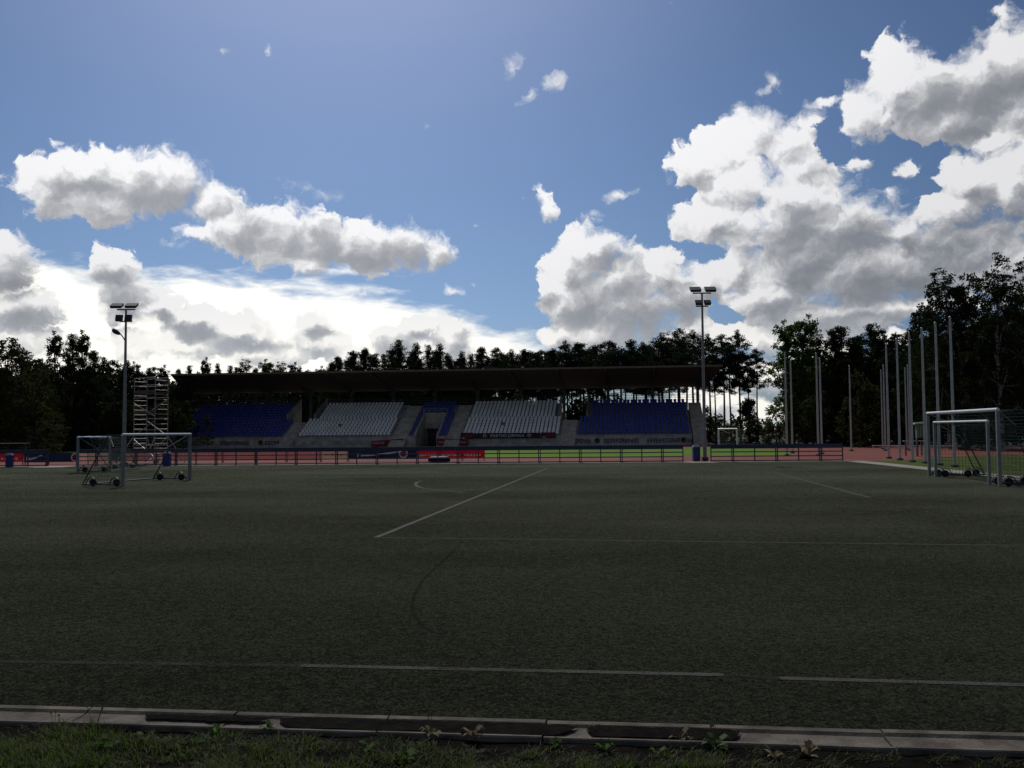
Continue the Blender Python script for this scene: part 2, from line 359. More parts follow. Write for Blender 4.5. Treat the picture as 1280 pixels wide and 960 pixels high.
# ------------------------------------------------------------------ ground
from mathutils import noise as MN
def ground_mats():
    # artificial turf: matted dark fibres with rubber crumb, paler worn patches
    m = bpy.data.materials.new('turf'); m.use_nodes = True; t = NT(m.node_tree); b = m.node_tree.nodes['Principled BSDF']
    v = t.n('ShaderNodeTexCoord').outputs['Object']
    def cells(sc):
        x = t.n('ShaderNodeTexVoronoi', feature='F1'); t.put(x.inputs['Vector'], v); x.inputs['Scale'].default_value = sc
        return t.sep(x.outputs['Color'])[0]
    mid = t.noise(v, 9., 6, .65); big = t.noise(t.vm('MULTIPLY', v, (.5,1,1)), .16, 5, .6)
    c1, c2, c3 = cells(75.), cells(24.), cells(8.)                      # fibre bunches at three sizes
    f = t.m('ADD', t.m('ADD', t.m('MULTIPLY', c1, .52), t.m('MULTIPLY', c2, .20)), t.m('ADD', t.m('MULTIPLY', c3, .04), t.m('ADD', t.m('MULTIPLY', mid, .20), t.m('MULTIPLY', big, .70))))
    f = t.mr(f, .46, 1.16)
    # standing fibres hide more and more of the black crumb between them as the sheet is seen flatter
    ge = t.n('ShaderNodeNewGeometry'); mu = t.m('MAXIMUM', t.m('ABSOLUTE', t.vm('DOT_PRODUCT', ge.outputs['Incoming'], ge.outputs['True Normal'])), .01)
    cover = t.m('SUBTRACT', 1., t.m('POWER', 2.718, t.m('DIVIDE', -TURF_K, mu)))
    fib = t.mix(t.m('POWER', f, 1.3), TURF_F0, TURF_F1)
    c = t.mix(t.m('MULTIPLY', cover, t.m('MULTIPLY_ADD', f, 1.1, .45), clamp=True), TURF_A, fib)
    sp = t.mr(cells(95.), .97, .985)                                     # stray straw-coloured fibres
    c = t.mix(t.m('MULTIPLY', sp, .45), c, (.10,.095,.07))
    t.put(b.inputs['Base Color'], c); b.inputs['Roughness'].default_value = .65; b.inputs['Specular IOR Level'].default_value = TURF_SP
    b.inputs['Specular Tint'].default_value = (1,.95,.72,1)
    b.inputs['Sheen Weight'].default_value = TURF_SH; b.inputs['Sheen Roughness'].default_value = .35; b.inputs['Sheen Tint'].default_value = (.95,.95,.62,1)
    bp = t.n('ShaderNodeBump'); bp.inputs['Strength'].default_value = 1.; bp.inputs['Distance'].default_value = .02
    t.put(bp.inputs['Height'], t.m('ADD', t.m('MULTIPLY', c1, .6), t.m('MULTIPLY', mid, .6))); t.put(b.inputs['Normal'], bp.outputs[0])
    MATS['turf'] = m
    # worn white line: paint broken up over the turf
    m = bpy.data.materials.new('worn_line'); m.use_nodes = True; t = NT(m.node_tree); b = m.node_tree.nodes['Principled BSDF']
    v = t.n('ShaderNodeTexCoord').outputs['Object']
    k = t.mr(t.m('ADD', t.m('MULTIPLY', t.noise(v, 60., 3, .75), .6), t.m('MULTIPLY', t.noise(v, 1.6, 4, .6), .45)), .34, .60)
    b.inputs['Base Color'].default_value = (.064,.064,.06,1); b.inputs['Roughness'].default_value = .9; b.inputs['Specular IOR Level'].default_value = .05
    tr = t.n('ShaderNodeBsdfTransparent'); ms = t.n('ShaderNodeMixShader'); t.put(ms.inputs[0], k)
    t.t.links.new(tr.outputs[0], ms.inputs[1]); t.t.links.new(b.outputs[0], ms.inputs[2]); t.t.links.new(ms.outputs[0], m.node_tree.nodes['Material Output'].inputs[0])
    MATS['worn_line'] = m
    for nm, c, lo, hi, k in (('far_line', .082, .26, .50, 1.), ('faint_line', .040, .40, .66, .8), ('turf_seam', .004, .32, .66, .55)):
        q = m.copy(); q.name = nm; MATS[nm] = q; nd = q.node_tree.nodes
        nd['Principled BSDF'].inputs['Base Color'].default_value = (c, c, c*.94, 1)
        r = next(x for x in nd if x.type == 'MAP_RANGE'); r.inputs[1].default_value = lo; r.inputs[2].default_value = hi; r.inputs[4].default_value = k
    mat('track_red', (.195,.064,.053), .8, .06, col2=(.165,.055,.048), vscale=.25, bump=.3, bscale=60)
    mat('infield', (.085,.155,.018), .9, .04, col2=(.115,.19,.028), vscale=.3, detail=6, bump=.5, bscale=30)
    mat('verge_grass', (.045,.070,.014), .9, .05, col2=(.070,.092,.02), vscale=.5, detail=7, bump=.7, bscale=20)
    mat('forest_floor', (.035,.04,.02), .9, .2, var=.3, vscale=.1, detail=6)
    mat('pavement', (.24,.225,.19), .85, .2, var=.15, vscale=.8, bump=.3, bscale=20)

ground_mats()
# one sheet to the horizon
tag(MB().poly([(-3500,-600,-.12),(3500,-600,-.12),(3500,4500,-.12),(-3500,4500,-.12)]).build('ground', 'forest_floor'), kind='structure')
K0 = G(0, 884); K1 = G(1280, 920)                              # back edge of the kerb
KD = (K1-K0); KD.z = 0; KD.normalize(); KN = Vector((-KD.y, KD.x, 0))
def kp(u, w, z=0.): p = K0 + KD*u + KN*w; return Vector((p.x, p.y, z))
# pitch: artificial turf from the kerb to the fence
F0 = G(240, 581.6); F1 = G(1055, 576); FD = (F1-F0).normalized(); FN = Vector((-FD.y, FD.x, 0))
def fp(u, w=0., z=0.): p = F0 + FD*u + FN*w; return Vector((p.x, p.y, z))
def fu(px):                                                    # where along the fence a column of the photo meets it
    d = ray(px, 560); n = FN; t = (F0-Vector((0,0,H))).dot(n)/Vector((d.x,d.y,0)).dot(n)
    return (Vector((d.x*t, d.y*t, 0))-Vector((F0.x,F0.y,0))).dot(FD)
pv = [G(1055,576.4), G(1110,582.2), G(1166,588.4), G(1215,593.5), G(1330,606)]
tag(MB().poly([kp(-60,0,.0), kp(30,0,.0), pv[4]+(pv[4]-pv[3])*.6] + pv[:0:-1] + [fp(fu(1055),-.5,.0), fp(-80,-.5,.0)]).build('pitch', 'turf'), kind='structure')
# painted lines and the dark seam (thin sheets 4 mm up)
def strip(name, pts, w, m, z):
    mb = MB(); L = []
    for i, p in enumerate(pts):
        d = (Vector(pts[min(i+1,len(pts)-1)]) - Vector(pts[max(i-1,0)])); d.z = 0; d.normalize(); n = Vector((-d.y, d.x, 0))
        ww = w*(1+.12*math.sin(i*2.7)); q = Vector((p[0],p[1],z)); L.append((q-n*ww/2, q+n*ww/2))
    for (a,b),(c,d) in zip(L, L[1:]): mb.poly([a,c,d,b])
    return tag(mb.build(name, m), kind='structure')
def seg(a, b, n=40): return [Vector(a).lerp(Vector(b), i/n) for i in range(n+1)]
a, b = G(470,672), G(685,585); strip('pitch_line', seg(a, b), .11, 'far_line', .004)
a, b = G(478,672.2), G(1280,682); strip('pitch_line', seg(a, a+(b-a)*1.6), .05, 'far_line', .004)
a, b = G(376,832.3), G(1280,857); strip('pitch_line', seg(a, G(905,844)), .085, 'worn_line', .004); strip('pitch_line', seg(G(975,848), a+(b-a)*1.5), .085, 'worn_line', .004)
a, b = G(965,590), G(1087,622); strip('pitch_line', seg(a, b), .095, 'far_line', .004)
strip('pitch_line', [G(*q) for q in ((528,601),(521,603),(519,605.5),(522,608.5),(530,610.5),(545,612.3),(560,613.8),(580,616))], .11, 'far_line', .004)
strip('pitch_line', seg(G(1180,595), G(1300,614)), .09, 'far_line', .004)
strip('pitch_line', seg(G(905.5,844), G(974.5,848)), .085, 'faint_line', .004); strip('pitch_line', seg(G(-60,826.5), G(375.5,832.3)), .085, 'faint_line', .004)
strip('turf_seam', [G(*q) for q in ((575,682),(565,691),(556,700),(545,709),(536,718),(527,728),(521,738),(517,748),(515,757),(516,766),(521,775),(528,782),(537,788),(546,792),(556,794))], .045, 'turf_seam', .004)
# kerb: concrete gutter stones with two lips and a channel, one metre each, dropped a little out of line
mb = MB(); u = -3.32
kw = .36
rnd = random.Random(3)
while u < 11:
    L = .995; z0 = rnd.uniform(-.003,.003); z1 = z0 + rnd.uniform(-.003,.003); g = .003; sh = rnd.uniform(-.003,.003)
    prof = [(0,-.15),(0,.016),(-.03,.026),(-.085,.024),(-.105,.006),(-.20,.003),(-.305,.005),(-.325,.024),(-.352,.026),(-.36,.018),(-.364,-.15)]
    vs = [kp(u+g, w+sh, z+z0) for w, z in prof] + [kp(u+L-g, w+sh, z+z1) for w, z in prof]
    n = len(prof)
    mb.add(vs, [(i, i+1, n+i+1, n+i) for i in range(n-1)] + [tuple(range(n)), tuple(range(2*n-1, n-1, -1))])
    u += 1.0
tag(mb.build('kerb', 'kerb_concrete'), kind='structure')
# soil washed into the channel
mb = MB(); rnd = random.Random(5)
def ku(px): d = ray(px, 905); d = Vector((d.x, d.y, 0)); o = K0-KN*.15; n = KN; t = Vector((o.x,o.y,0)).dot(n)/d.dot(n); return (d*t-Vector((K0.x,K0.y,0))).dot(KD)
for (pa, pb, full) in ((178,340,.55), (347,722,1.), (731,926,.95)):
    u0, u1 = ku(pa), ku(pb); n = int((u1-u0)/.02); top = []; bot = []
    for i in range(n+1):
        q = u0+(u1-u0)*i/n; e = min(1, (min(i, n-i)/n*14)**.6)*full
        hi = .10+.024*MN.noise(Vector((q*8,0,0)))+.018*MN.noise(Vector((q*31,2,0)))+.05*(1-e); lo = .10+.20*e+.026*MN.noise(Vector((q*6,5,0)))+.022*MN.noise(Vector((q*27,9,0)))
        top.append(kp(q, -min(hi,lo-.005), .0225)); bot.append(kp(q, -lo, .0205))
    for i in range(n): mb.poly([bot[i], bot[i+1], top[i+1], top[i]])
tag(mb.build('soil', 'soil'), kind='stuff')
# the rough bank in front of the kerb, lower than the stones
mb = MB(); NX, NY = 150, 26; rnd = random.Random(9)
def bank_z(u, w): return -.004 + .025*min(1,.3+max(0,-w-.36)*3)*MN.noise(Vector((u*1.3, w*1.7, 0))) + .018*MN.noise(Vector((u*6, w*6, 3))) - .05*max(0,-w-1.2)
for j in range(NY+1):
    for i in range(NX+1):
        uu = -6 + 20*i/NX; ww = -.36 - 3.4*(j/NY)**1.3; p = kp(uu, ww, bank_z(uu, ww)); mb.v.append(tuple(p))
for j in range(NY):
    for i in range(NX):
        q = j*(NX+1)+i; mb.f.append((q+NX+1, q+NX+2, q+1, q)); mb.mi.append(0); mb.smooth.append(True)
tag(mb.build('bank_soil', 'soil'), kind='structure')
tag(MB().poly([kp(-70,-3.6,-.1), kp(90,-3.6,-.1), kp(90,-40,-.1), kp(-70,-40,-.1)]).build('ground_behind', 'verge_grass'), kind='structure')
# grass on the bank
mb = MB(); rnd = random.Random(21)
def blade(p, h, lean, az, w):
    d = Vector((math.cos(az), math.sin(az), 0)); s = Vector((-d.y, d.x, 0))*w
    a = p; b = p + d*lean*.35 + Vector((0,0,h*.6)); c = p + d*lean + Vector((0,0,h))
    mb.add([a-s, a+s, b+s*.75, b-s*.75, c], [(0,1,2,3),(3,2,4)])
for k in range(7500):
    uu = rnd.uniform(-1.2, 7.4); ww = -.38 - rnd.random()**.8*1.9
    left = max(0., 1-uu/6.5)
    dens = MN.noise(Vector((uu*1.6+5, ww*2.0, 1)))*1.2 + .28 + .40*left + (.10 if ww < -.7 else -.06)
    if rnd.random() > dens*1.25: continue
    nb = rnd.randint(7, 26); base = kp(uu, ww, bank_z(uu, ww)-.01); hh = rnd.uniform(.03,.085)*(.50+.22*left)*(.70+max(0,min(1,dens))*.9)
    for q in range(nb):
        r = rnd.random()*.07; t = rnd.uniform(0, 6.283)
        blade(base+Vector((r*math.cos(t), r*math.sin(t), 0)), hh*rnd.uniform(.5,1.2), rnd.uniform(.01,.09), rnd.uniform(0,6.283), rnd.uniform(.0015,.0034))
tag(mb.build('grass', 'grass_blade'), kind='stuff')
# broad-leaved weeds: a rosette each
weeds = [(118,915,1),(130,940,0),(180,930,0),(70,925,1),(270,921,0),(335,918,1),(460,942,0),(540,925,2),(592,927,2),(695,938,0),(757,942,0),(850,930,2),(894,938,0),(820,948,1),(968,950,2),(1010,948,2),(505,955,0),(240,935,0)]
WEED_OBJS = []
for i, (px, py, kd) in enumerate(weeds):
    p = G(px, py, -.02); m = ['weed_leaf','weed_leaf','weed_dry'][kd]
    o = empty('weed_plant', p, rnd.uniform(0,6))
    mb = MB(); nl = rnd.randint(6, 11); sc = rnd.uniform(.6,1.0)*(1 if kd != 1 else .75)
    for q in range(nl):
        t = 6.283*q/nl+rnd.uniform(-.3,.3); L = rnd.uniform(.05,.10)*sc; up = rnd.uniform(.03,.10)*sc; w = L*.2
        d = Vector((math.cos(t), math.sin(t), 0)); s = Vector((-d.y,d.x,0))*w
        c = [Vector((0,0,.01)), d*L*.4+Vector((0,0,up*.75)), d*L*.8+Vector((0,0,up)), d*L*1.15+Vector((0,0,up*.8))]
        mb.add([c[0], c[1]-s, c[1]+s+Vector((0,0,.008)), c[2]-s*1.1, c[2]+s*1.1+Vector((0,0,.006)), c[3]], [(0,1,2),(1,3,4,2),(3,5,4)])
    mb.build('leaves', m, o)
    MB().tube([(0,0,-.03),(0,0,.05*sc)], .004, 5).build('stem', m, o)
    if i in (0, 3, 7, 10, 12):
        mb2 = MB()
        for q in range(3):
            t = rnd.uniform(0,6.28); e = Vector((.05*math.cos(t),.05*math.sin(t),rnd.uniform(.13,.2))); mb2.tube([(0,0,0),e*.5,e],.0015,4); mb2.lathe(e,[(.001,-.008),(.008,0),(.001,.008)],6)
        mb2.build('seed_stalk', 'weed_dry', o)
    WEED_OBJS.append((o, px, py, kd))
# beyond the fence
sheet('running_track', [fp(-90,.0), fp(120,.0), fp(120,60), fp(-90,60)], 'track_red', -.012)
far_r = G(925,559.4)
infield = [G(300,574.2), G(640,571.4), G(900,569.8), G(972,569.6), G(992,567.6), G(988,564.5), G(958,561.4), far_r, far_r + (-E1)*80]
sheet('infield_grass', infield, 'infield', -.008)
# grass strip and paving on the right, between the pitch and the bend of the track
pvb = [q + Vector((1.15,.15,0)) for q in pv]
mb = MB()
for i in range(len(pv)-1): mb.poly([(*pv[i].xy,.008),(*pv[i+1].xy,.008),(*pvb[i+1].xy,.008),(*pvb[i].xy,.008)])
tag(mb.build('pavement', 'pavement'), kind='structure')
vg = [pvb[0], pvb[1], pvb[2], pvb[3], pvb[4], pvb[4]+Vector((40,-1,0)), G(1330,567.5)+Vector((12,0,0)), G(1280,568.5), G(1195,570.5), G(1130,575.2), G(1085,576)]
sheet('verge', vg, 'verge_grass', -.004)
# pale edging along the foot of the fence
mb = MB()
for (a, b, w) in ((fu(-60), fu(57), 1.0), (fu(57), fu(100), 2.6), (fu(100), fu(850), .9), (fu(850), fu(892), 1.6), (fu(892), fu(1060), .9)):
    mb.poly([fp(a,-.5-w*.6,.008), fp(b,-.5-w*.6,.008), fp(b,.2,.008), fp(a,.2,.008)])
tag(mb.build('edging', 'pavement'), kind='structure')
tag(MB().poly([fp(-90,-.5,-.006), fp(120,-.5,-.006), fp(120,.2,-.006), fp(-90,.2,-.006)]).build('fence_footing', 'forest_floor'), kind='structure')
# forest floor beyond the track
sheet('wood_floor', [(-300,122,0),(30,113,0),(75,92,0),(300,60,0),(300,400,0),(-300,400,0)], 'forest_floor', -.004)
# ------------------------------------------------------------------ grandstand (its own frame: t leftwards along the front, w away from the pitch)
SD = -E1; SN = E2
S0 = D(880, 556, 112.0); S0.z = 0
def sp(t, w, z=0.): p = S0 + SD*t + SN*w; return Vector((p.x, p.y, z))
def st(px, w=0.):                                              # t where a photo column meets the line w
    d = ray(px, 545); d = Vector((d.x, d.y, 0)); o = S0 + SN*w; k = Vector((o.x,o.y,0)).dot(SN)/d.dot(SN)
    return (d*k - Vector((o.x,o.y,0))).dot(SD)
TREAD, RISE, ROWS, ZF = .74, .365, 12, 1.12
stand = empty('grandstand', sp(0,0,0), 0, 'long roofed grandstand with blue and white seat blocks under a brown roof', 'grandstand')
def S(t, w, z=0.): return sp(t, w, z) - Vector(stand.location)
T_BLUE_R = (st(865), st(720)); T_A1 = (st(720), st(700.5)); T_W2 = (st(700.5), st(576)); T_ST2 = (st(576), st(557.8))
T_MID = (st(557.8), st(509)); T_ST3 = (st(509), st(489.5)); T_W1 = (st(489.5), st(369)); T_A4 = (st(369), st(352.5)); T_BLUE_L = (st(352.5), st(211))
T_END_R = (st(883), st(866)); T_END_L = (st(211), st(196))
tP = (st(548), st(517))                                         # the portal in the middle block
W_TOP = ROWS*TREAD
def block(mb, t0, t1, r0, r1):                                  # solid stepped concrete rows r0..r1
    for r in range(r0, r1):
        a, b = r*TREAD, (r+1)*TREAD if r < r1-1 else (r+1)*TREAD
        z = ZF + r*RISE
        mb.hexa([S(t0,a,-.1),S(t1,a,-.1),S(t1,b,-.1),S(t0,b,-.1),S(t0,a,z),S(t1,a,z),S(t1,b,z),S(t0,b,z)])
CUT = 6
mb = MB()
ins = 1.25
block(mb, *T_BLUE_R, 0, CUT); block(mb, T_BLUE_R[0], T_BLUE_R[1]-ins, CUT, ROWS+1)
block(mb, *T_W2, 0, CUT); block(mb, T_W2[0]+.7, T_W2[1], CUT, ROWS+1)
block(mb, T_MID[0], tP[0], 0, ROWS+1); block(mb, tP[1], T_MID[1], 0, ROWS+1); 
for r in range(8, ROWS+1):
    z = ZF + r*RISE; mb.hexa([S(tP[0],r*TREAD,z-.5),S(tP[1],r*TREAD,z-.5),S(tP[1],(r+1)*TREAD,z-.5),S(tP[0],(r+1)*TREAD,z-.5),S(tP[0],r*TREAD,z),S(tP[1],r*TREAD,z),S(tP[1],(r+1)*TREAD,z),S(tP[0],(r+1)*TREAD,z)])
block(mb, *T_W1, 0, CUT); block(mb, T_W1[0], T_W1[1]-1.1, CUT, ROWS+1)
block(mb, *T_BLUE_L, 0, CUT); block(mb, T_BLUE_L[0]+1.1, T_BLUE_L[1], CUT, ROWS+1)
mb.build('terrace', 'concrete_dark', stand)
def stairs(t0, t1, r1, name='stairway', landing=None):
    mb = MB(); n = r1*2; z0 = ZF-.35
    for i in range(-5, n):                                       # two steps to a row, the first ones down to the track
        a, b = i*TREAD/2, (i+1)*TREAD/2; z = ZF + (i+1)*RISE/2 - .1
        if z < .08: continue
        mb.hexa([S(t0+.02,a,-.1),S(t1-.02,a,-.1),S(t1-.02,b,-.1),S(t0+.02,b,-.1),S(t0+.02,a,z),S(t1-.02,a,z),S(t1-.02,b,z),S(t0+.02,b,z)])
    if landing:
        z = ZF + r1*RISE - .1
        mb.hexa([S(t0+.02,r1*TREAD,-.1),S(t1-.02,r1*TREAD,-.1),S(t1-.02,landing,-.1),S(t0+.02,landing,-.1),S(t0+.02,r1*TREAD,z),S(t1-.02,r1*TREAD,z),S(t1-.02,landing,z),S(t0+.02,landing,z)])
    return mb.build(name, 'concrete', stand)
stairs(*T_A1, CUT, landing=W_TOP+.8); stairs(*T_A4, CUT, landing=W_TOP+.8)
for q in (T_ST2, T_ST3, T_END_R, T_END_L): stairs(*q, ROWS)
# side walls of the two gaps cut through the upper rows
for (a, b, sgn) in ((T_BLUE_R[1]-ins, T_W2[0]+.7, 0), (T_W1[1]-1.1, T_BLUE_L[0]+1.1, 1)):
    mb = MB()
    for t in (a+.10, b-.10): mb.hexa([S(t-.09,CUT*TREAD,.5),S(t+.09,CUT*TREAD,.5),S(t+.09,W_TOP+.7,.5),S(t-.09,W_TOP+.7,.5),S(t-.09,CUT*TREAD,ZF+CUT*RISE+1.0),S(t+.09,CUT*TREAD,ZF+CUT*RISE+1.0),S(t+.09,W_TOP+.7,ZF+(ROWS+1)*RISE+.75),S(t-.09,W_TOP+.7,ZF+(ROWS+1)*RISE+.75)])
    mb.build('gangway_wall', 'concrete_dark', stand)
# portal: walls, lintel, dark doorway with a slatted gate
mb = MB()
for t in (tP[0]+.13, tP[1]-.13): mb.hexa([S(t-.12,-.05,0),S(t+.12,-.05,0),S(t+.12,8*TREAD,0),S(t-.12,8*TREAD,0),S(t-.12,-.05,ZF+.35),S(t+.12,-.05,ZF+.35),S(t+.12,8*TREAD,ZF+8*RISE+.35),S(t-.12,8*TREAD,ZF+8*RISE+.35)])
mb.hexa([S(tP[0]+.25,8*TREAD-.3,2.3),S(tP[1]-.25,8*TREAD-.3,2.3),S(tP[1]-.25,8*TREAD,2.3),S(tP[0]+.25,8*TREAD,2.3),S(tP[0]+.25,8*TREAD-.3,ZF+8*RISE+.35),S(tP[1]-.25,8*TREAD-.3,ZF+8*RISE+.35),S(tP[1]-.25,8*TREAD,ZF+8*RISE+.35),S(tP[0]+.25,8*TREAD,ZF+8*RISE+.35)])
port = mb.build('portal', 'concrete', stand)
mb = MB(); z1 = 2.28
for i in range(17):
    t = tP[0]+.3+(tP[1]-tP[0]-.6)*i/16; mb.box(S(t,8*TREAD-.12,z1/2),(.05,.05,z1),-A)
mb.box(S((tP[0]+tP[1])/2,8*TREAD-.12,z1),(tP[1]-tP[0]-.52,.06,.08),-A)
mb.build('gate', 'dark_steel', port)
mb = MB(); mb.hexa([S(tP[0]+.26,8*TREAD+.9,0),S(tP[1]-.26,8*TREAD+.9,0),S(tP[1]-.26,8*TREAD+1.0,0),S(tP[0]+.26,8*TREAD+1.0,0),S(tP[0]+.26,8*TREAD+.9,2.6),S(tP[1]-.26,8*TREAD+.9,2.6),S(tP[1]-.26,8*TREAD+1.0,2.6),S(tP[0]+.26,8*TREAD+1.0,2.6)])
mb.build('doorway_shade_panel', 'dark_steel', port)  # dark panel added behind the gate to stand in for the doorway's shade
mb = MB(); z = ZF+8*RISE+.36
for (q0,q1) in ((S(tP[0],8*TREAD-.28,z+.5),S(tP[1],8*TREAD-.28,z+.5)),(S(tP[0],8*TREAD-.28,z+.25),S(tP[1],8*TREAD-.28,z+.25))): mb.tube([q0,q1],.03,5)
for i in range(5): t = tP[0]+(tP[1]-tP[0])*i/4; mb.tube([S(t,8*TREAD-.28,z-.05),S(t,8*TREAD-.28,z+.5)],.025,5)
mb.build('handrail', 'grey_metal', stand)
# front wall with its blue lettering (too far to be read) and crest
def glyphs(mb, t0, t1, z, h, seed, w=-.075, n=None, fill=.72):
    """A row of upright block letters on the front wall, illegible at this distance as in the photo."""
    rr = random.Random(seed); n = n or max(3, int(abs(t1-t0)/.42)); s = (t1-t0)/n
    for i in range(n):
        c = t0+s*(i+.5); ww = abs(s)*fill
        for k in range(2): mb.box(S(c+(k-.5)*ww*.72, w, z),(ww*.26,.02,h),-A)
        for k in rr.sample((-.40,0,.40), 2): mb.box(S(c, w-.003, z+k*h),(ww*.98,.02,h*.2),-A)
walls = []
for nm, (t0, t1), texts in (('blue_r', T_BLUE_R, [(735.7-17,738.5,6),(754.5,799,12),(808,850,11),(859,865,2)]), ('w2', T_W2, []), ('mid_r', (T_MID[0], tP[0]), []), ('mid_l', (tP[1], T_MID[1]), []), ('w1', T_W1, []), ('blue_l', T_BLUE_L, [(214,266,12),(275,312,11),(331,350,5)])):
    mb = MB()
    mb.hexa([S(t0,-.06,-.05),S(t1,-.06,-.05),S(t1,-.002,-.05),S(t0,-.002,-.05),S(t0,-.06,ZF+.12),S(t1,-.06,ZF+.12),S(t1,-.002,ZF+.12),S(t0,-.002,ZF+.12)])
    mb.hexa([S(t0,-.10,ZF+.12),S(t1,-.10,ZF+.12),S(t1,.06,ZF+.12),S(t0,.06,ZF+.12),S(t0,-.10,ZF+.2),S(t1,-.10,ZF+.2),S(t1,.06,ZF+.2),S(t0,.06,ZF+.2)])
    mb.mat(1)
    for i, (a, b, n) in enumerate(texts):
        if nm == 'blue_r' and i == 0: a, b = 719.5, 738.5
        glyphs(mb, st(a), st(b), .60, .52, i*7+n, n=n)
    mb.mat(2)
    for px in ((746.5, 854.5) if nm == 'blue_r' else ((326,) if nm == 'blue_l' else ())):
        c = st(px); mb.lathe(S(c,-.065,.62),[(.34,0),(.34,.03),(.26,.035),(.26,.02),(.0,.02)],14,Matrix.Rotation(-A,3,'Z')@Matrix.Rotation(math.pi/2,3,'X'))
    if nm in ('w1','w2'):
        mb.mat(3); rr = random.Random(len(nm)); tt = t0+.8
        while tt < t1-1.2:
            L = rr.uniform(.7,1.6); mb.box(S(tt+L/2,-.07,.55+rr.uniform(-.08,.08)),(L,.03,rr.uniform(.35,.6)),-A); tt += L+rr.uniform(.3,1.4)
    mb.build('front_wall', ['concrete','letter_blue','board_green','concrete_dark'], stand)
# roof: a broad board soffit tilted up towards the pitch
def rz_front(t): return 9.38
tR0, tL0 = st(904.5, -1.0), st(213, -1.0); tR1, tL1 = st(884, W_TOP+2.2), st(232, W_TOP+2.2)
zf, zb = 9.42, 7.55; wf, wb = -1.0, W_TOP+2.4; th = .16
roof = MB()
roof.hexa([S(tR0,wf,zf),S(tL0,wf,zf),S(tL1,wb,zb),S(tR1,wb,zb),S(tR0,wf,zf+th),S(tL0,wf,zf+th),S(tL1,wb,zb+th),S(tR1,wb,zb+th)])
roof_o = roof.build('roof', 'roof_boards', stand)
mb = MB(); mb.hexa([S(tR0-.03,wf-.09,zf-.03),S(tL0+.03,wf-.09,zf-.03),S(tL0+.03,wf-.004,zf-.03),S(tR0-.03,wf-.004,zf-.03),S(tR0-.03,wf-.09,zf+th+.05),S(tL0+.03,wf-.09,zf+th+.05),S(tL0+.03,wf-.004,zf+th+.05),S(tR0-.03,wf-.004,zf+th+.05)])
mb.build('fascia', 'roof_edge', roof_o)
def roofz(w): return zf + (zb-zf)*(w-wf)/(wb-wf)
tcols = [tR1+1.2+(tL1-tR1-2.4)*i/12 for i in range(13)]
for t in tcols:
    mb = MB(); mb.hexa([S(t-.1,wf+.25,roofz(wf+.25)-.22),S(t+.1,wf+.25,roofz(wf+.25)-.22),S(t+.1,wb-.1,roofz(wb-.1)-.42),S(t-.1,wb-.1,roofz(wb-.1)-.42),S(t-.1,wf+.25,roofz(wf+.25)-.004),S(t+.1,wf+.25,roofz(wf+.25)-.004),S(t+.1,wb-.1,roofz(wb-.1)-.004),S(t-.1,wb-.1,roofz(wb-.1)-.004)])
    mb.build('rafter', 'roof_boards', roof_o)
for t in tcols:
    mb = MB(); w = W_TOP+1.35
    mb.hexa([S(t-.19,w-.2,0),S(t+.19,w-.2,0),S(t+.19,w+.2,0),S(t-.19,w+.2,0),S(t-.19,w-.2,roofz(w)-.4),S(t+.19,w-.2,roofz(w)-.4),S(t+.19,w+.2,roofz(w)-.4),S(t-.19,w+.2,roofz(w)-.4)])
    c = mb.build('column', 'dark_steel', stand)
    m2 = MB(); m2.tube([S(t,w-.25,ZF+ROWS*RISE+.9),S(t,w-3.4,roofz(w-3.4)-.4)],.09,6); m2.build('strut', 'dark_steel', c)
# back rail and boards above the top row
mb = MB()
for (t0, t1) in ((T_END_R[0], T_BLUE_R[1]-ins), (T_W2[0]+.7, T_W1[1]-1.1), (T_BLUE_L[0]+1.1, T_END_L[1])):
    for z in (.45, .8, 1.1): mb.tube([S(t0,W_TOP+.68,ZF+ROWS*RISE+z-.15), S(t1,W_TOP+.68,ZF+ROWS*RISE+z-.15)], .028, 5)
    n = int((t1-t0)/1.6)
    for i in range(n+1): t = t0+(t1-t0)*i/n; mb.tube([S(t,W_TOP+.68,ZF+ROWS*RISE),S(t,W_TOP+.68,ZF+ROWS*RISE+.97)],.025,5)
mb.build('back_rail', 'dark_steel', stand)
mb = MB(); tl = T_END_L[1]+.15
mb.tube([S(tl,-.2,1.7),S(tl,W_TOP,ZF+ROWS*RISE+1.0)],.05,6)
for i in range(6): w = i*W_TOP/5; mb.tube([S(tl,w,ZF+w/TREAD*RISE-.4),S(tl,w,1.75+ w/W_TOP*(ZF+ROWS*RISE-.75))],.03,5)
mb.build('stair_handrail', 'pole_metal', stand)
# seats: bucket shells. the hundred nearest are single parts, the rest one mesh
def seat_mesh():
    mb = MB(); w = .185
    prof = [(-.40,.40),(-.39,.43),(-.20,.415),(-.05,.43),(0,.50),(.03,.62),(.045,.78)]      # (towards the pitch is -)
    rows = []
    for i, (y, z) in enumerate(prof):
        ww = w*(.92 if i in (0,6) else 1)
        rows.append([Vector((-ww,y,z+.025)),Vector((-ww*.6,y,z)),Vector((ww*.6,y,z)),Vector((ww,y,z+.025))])
    vs = [p for r in rows for p in r]; n = 4
    mb.add(vs, [(i*4+j, i*4+j+1, i*4+j+5, i*4+j+4) for i in range(6) for j in range(3)], True)
    mb.box((0,-.16,.2),(.05,.05,.4))
    return mb
SM = seat_mesh(); Rz = Matrix.Rotation(-A, 3, 'Z')
spots = []
def fill(t0, t1, r0, r1, m, pitch=.505):
    n = int((t1-t0-.1)/pitch); off = (t1-t0-(n-1)*pitch)/2
    for r in range(r0, r1):
        for i in range(n):
            if (r*31+i*17) % 331 == 0 and r > 2: continue          # a few missing shells
            spots.append((t0+off+i*pitch, r, m))
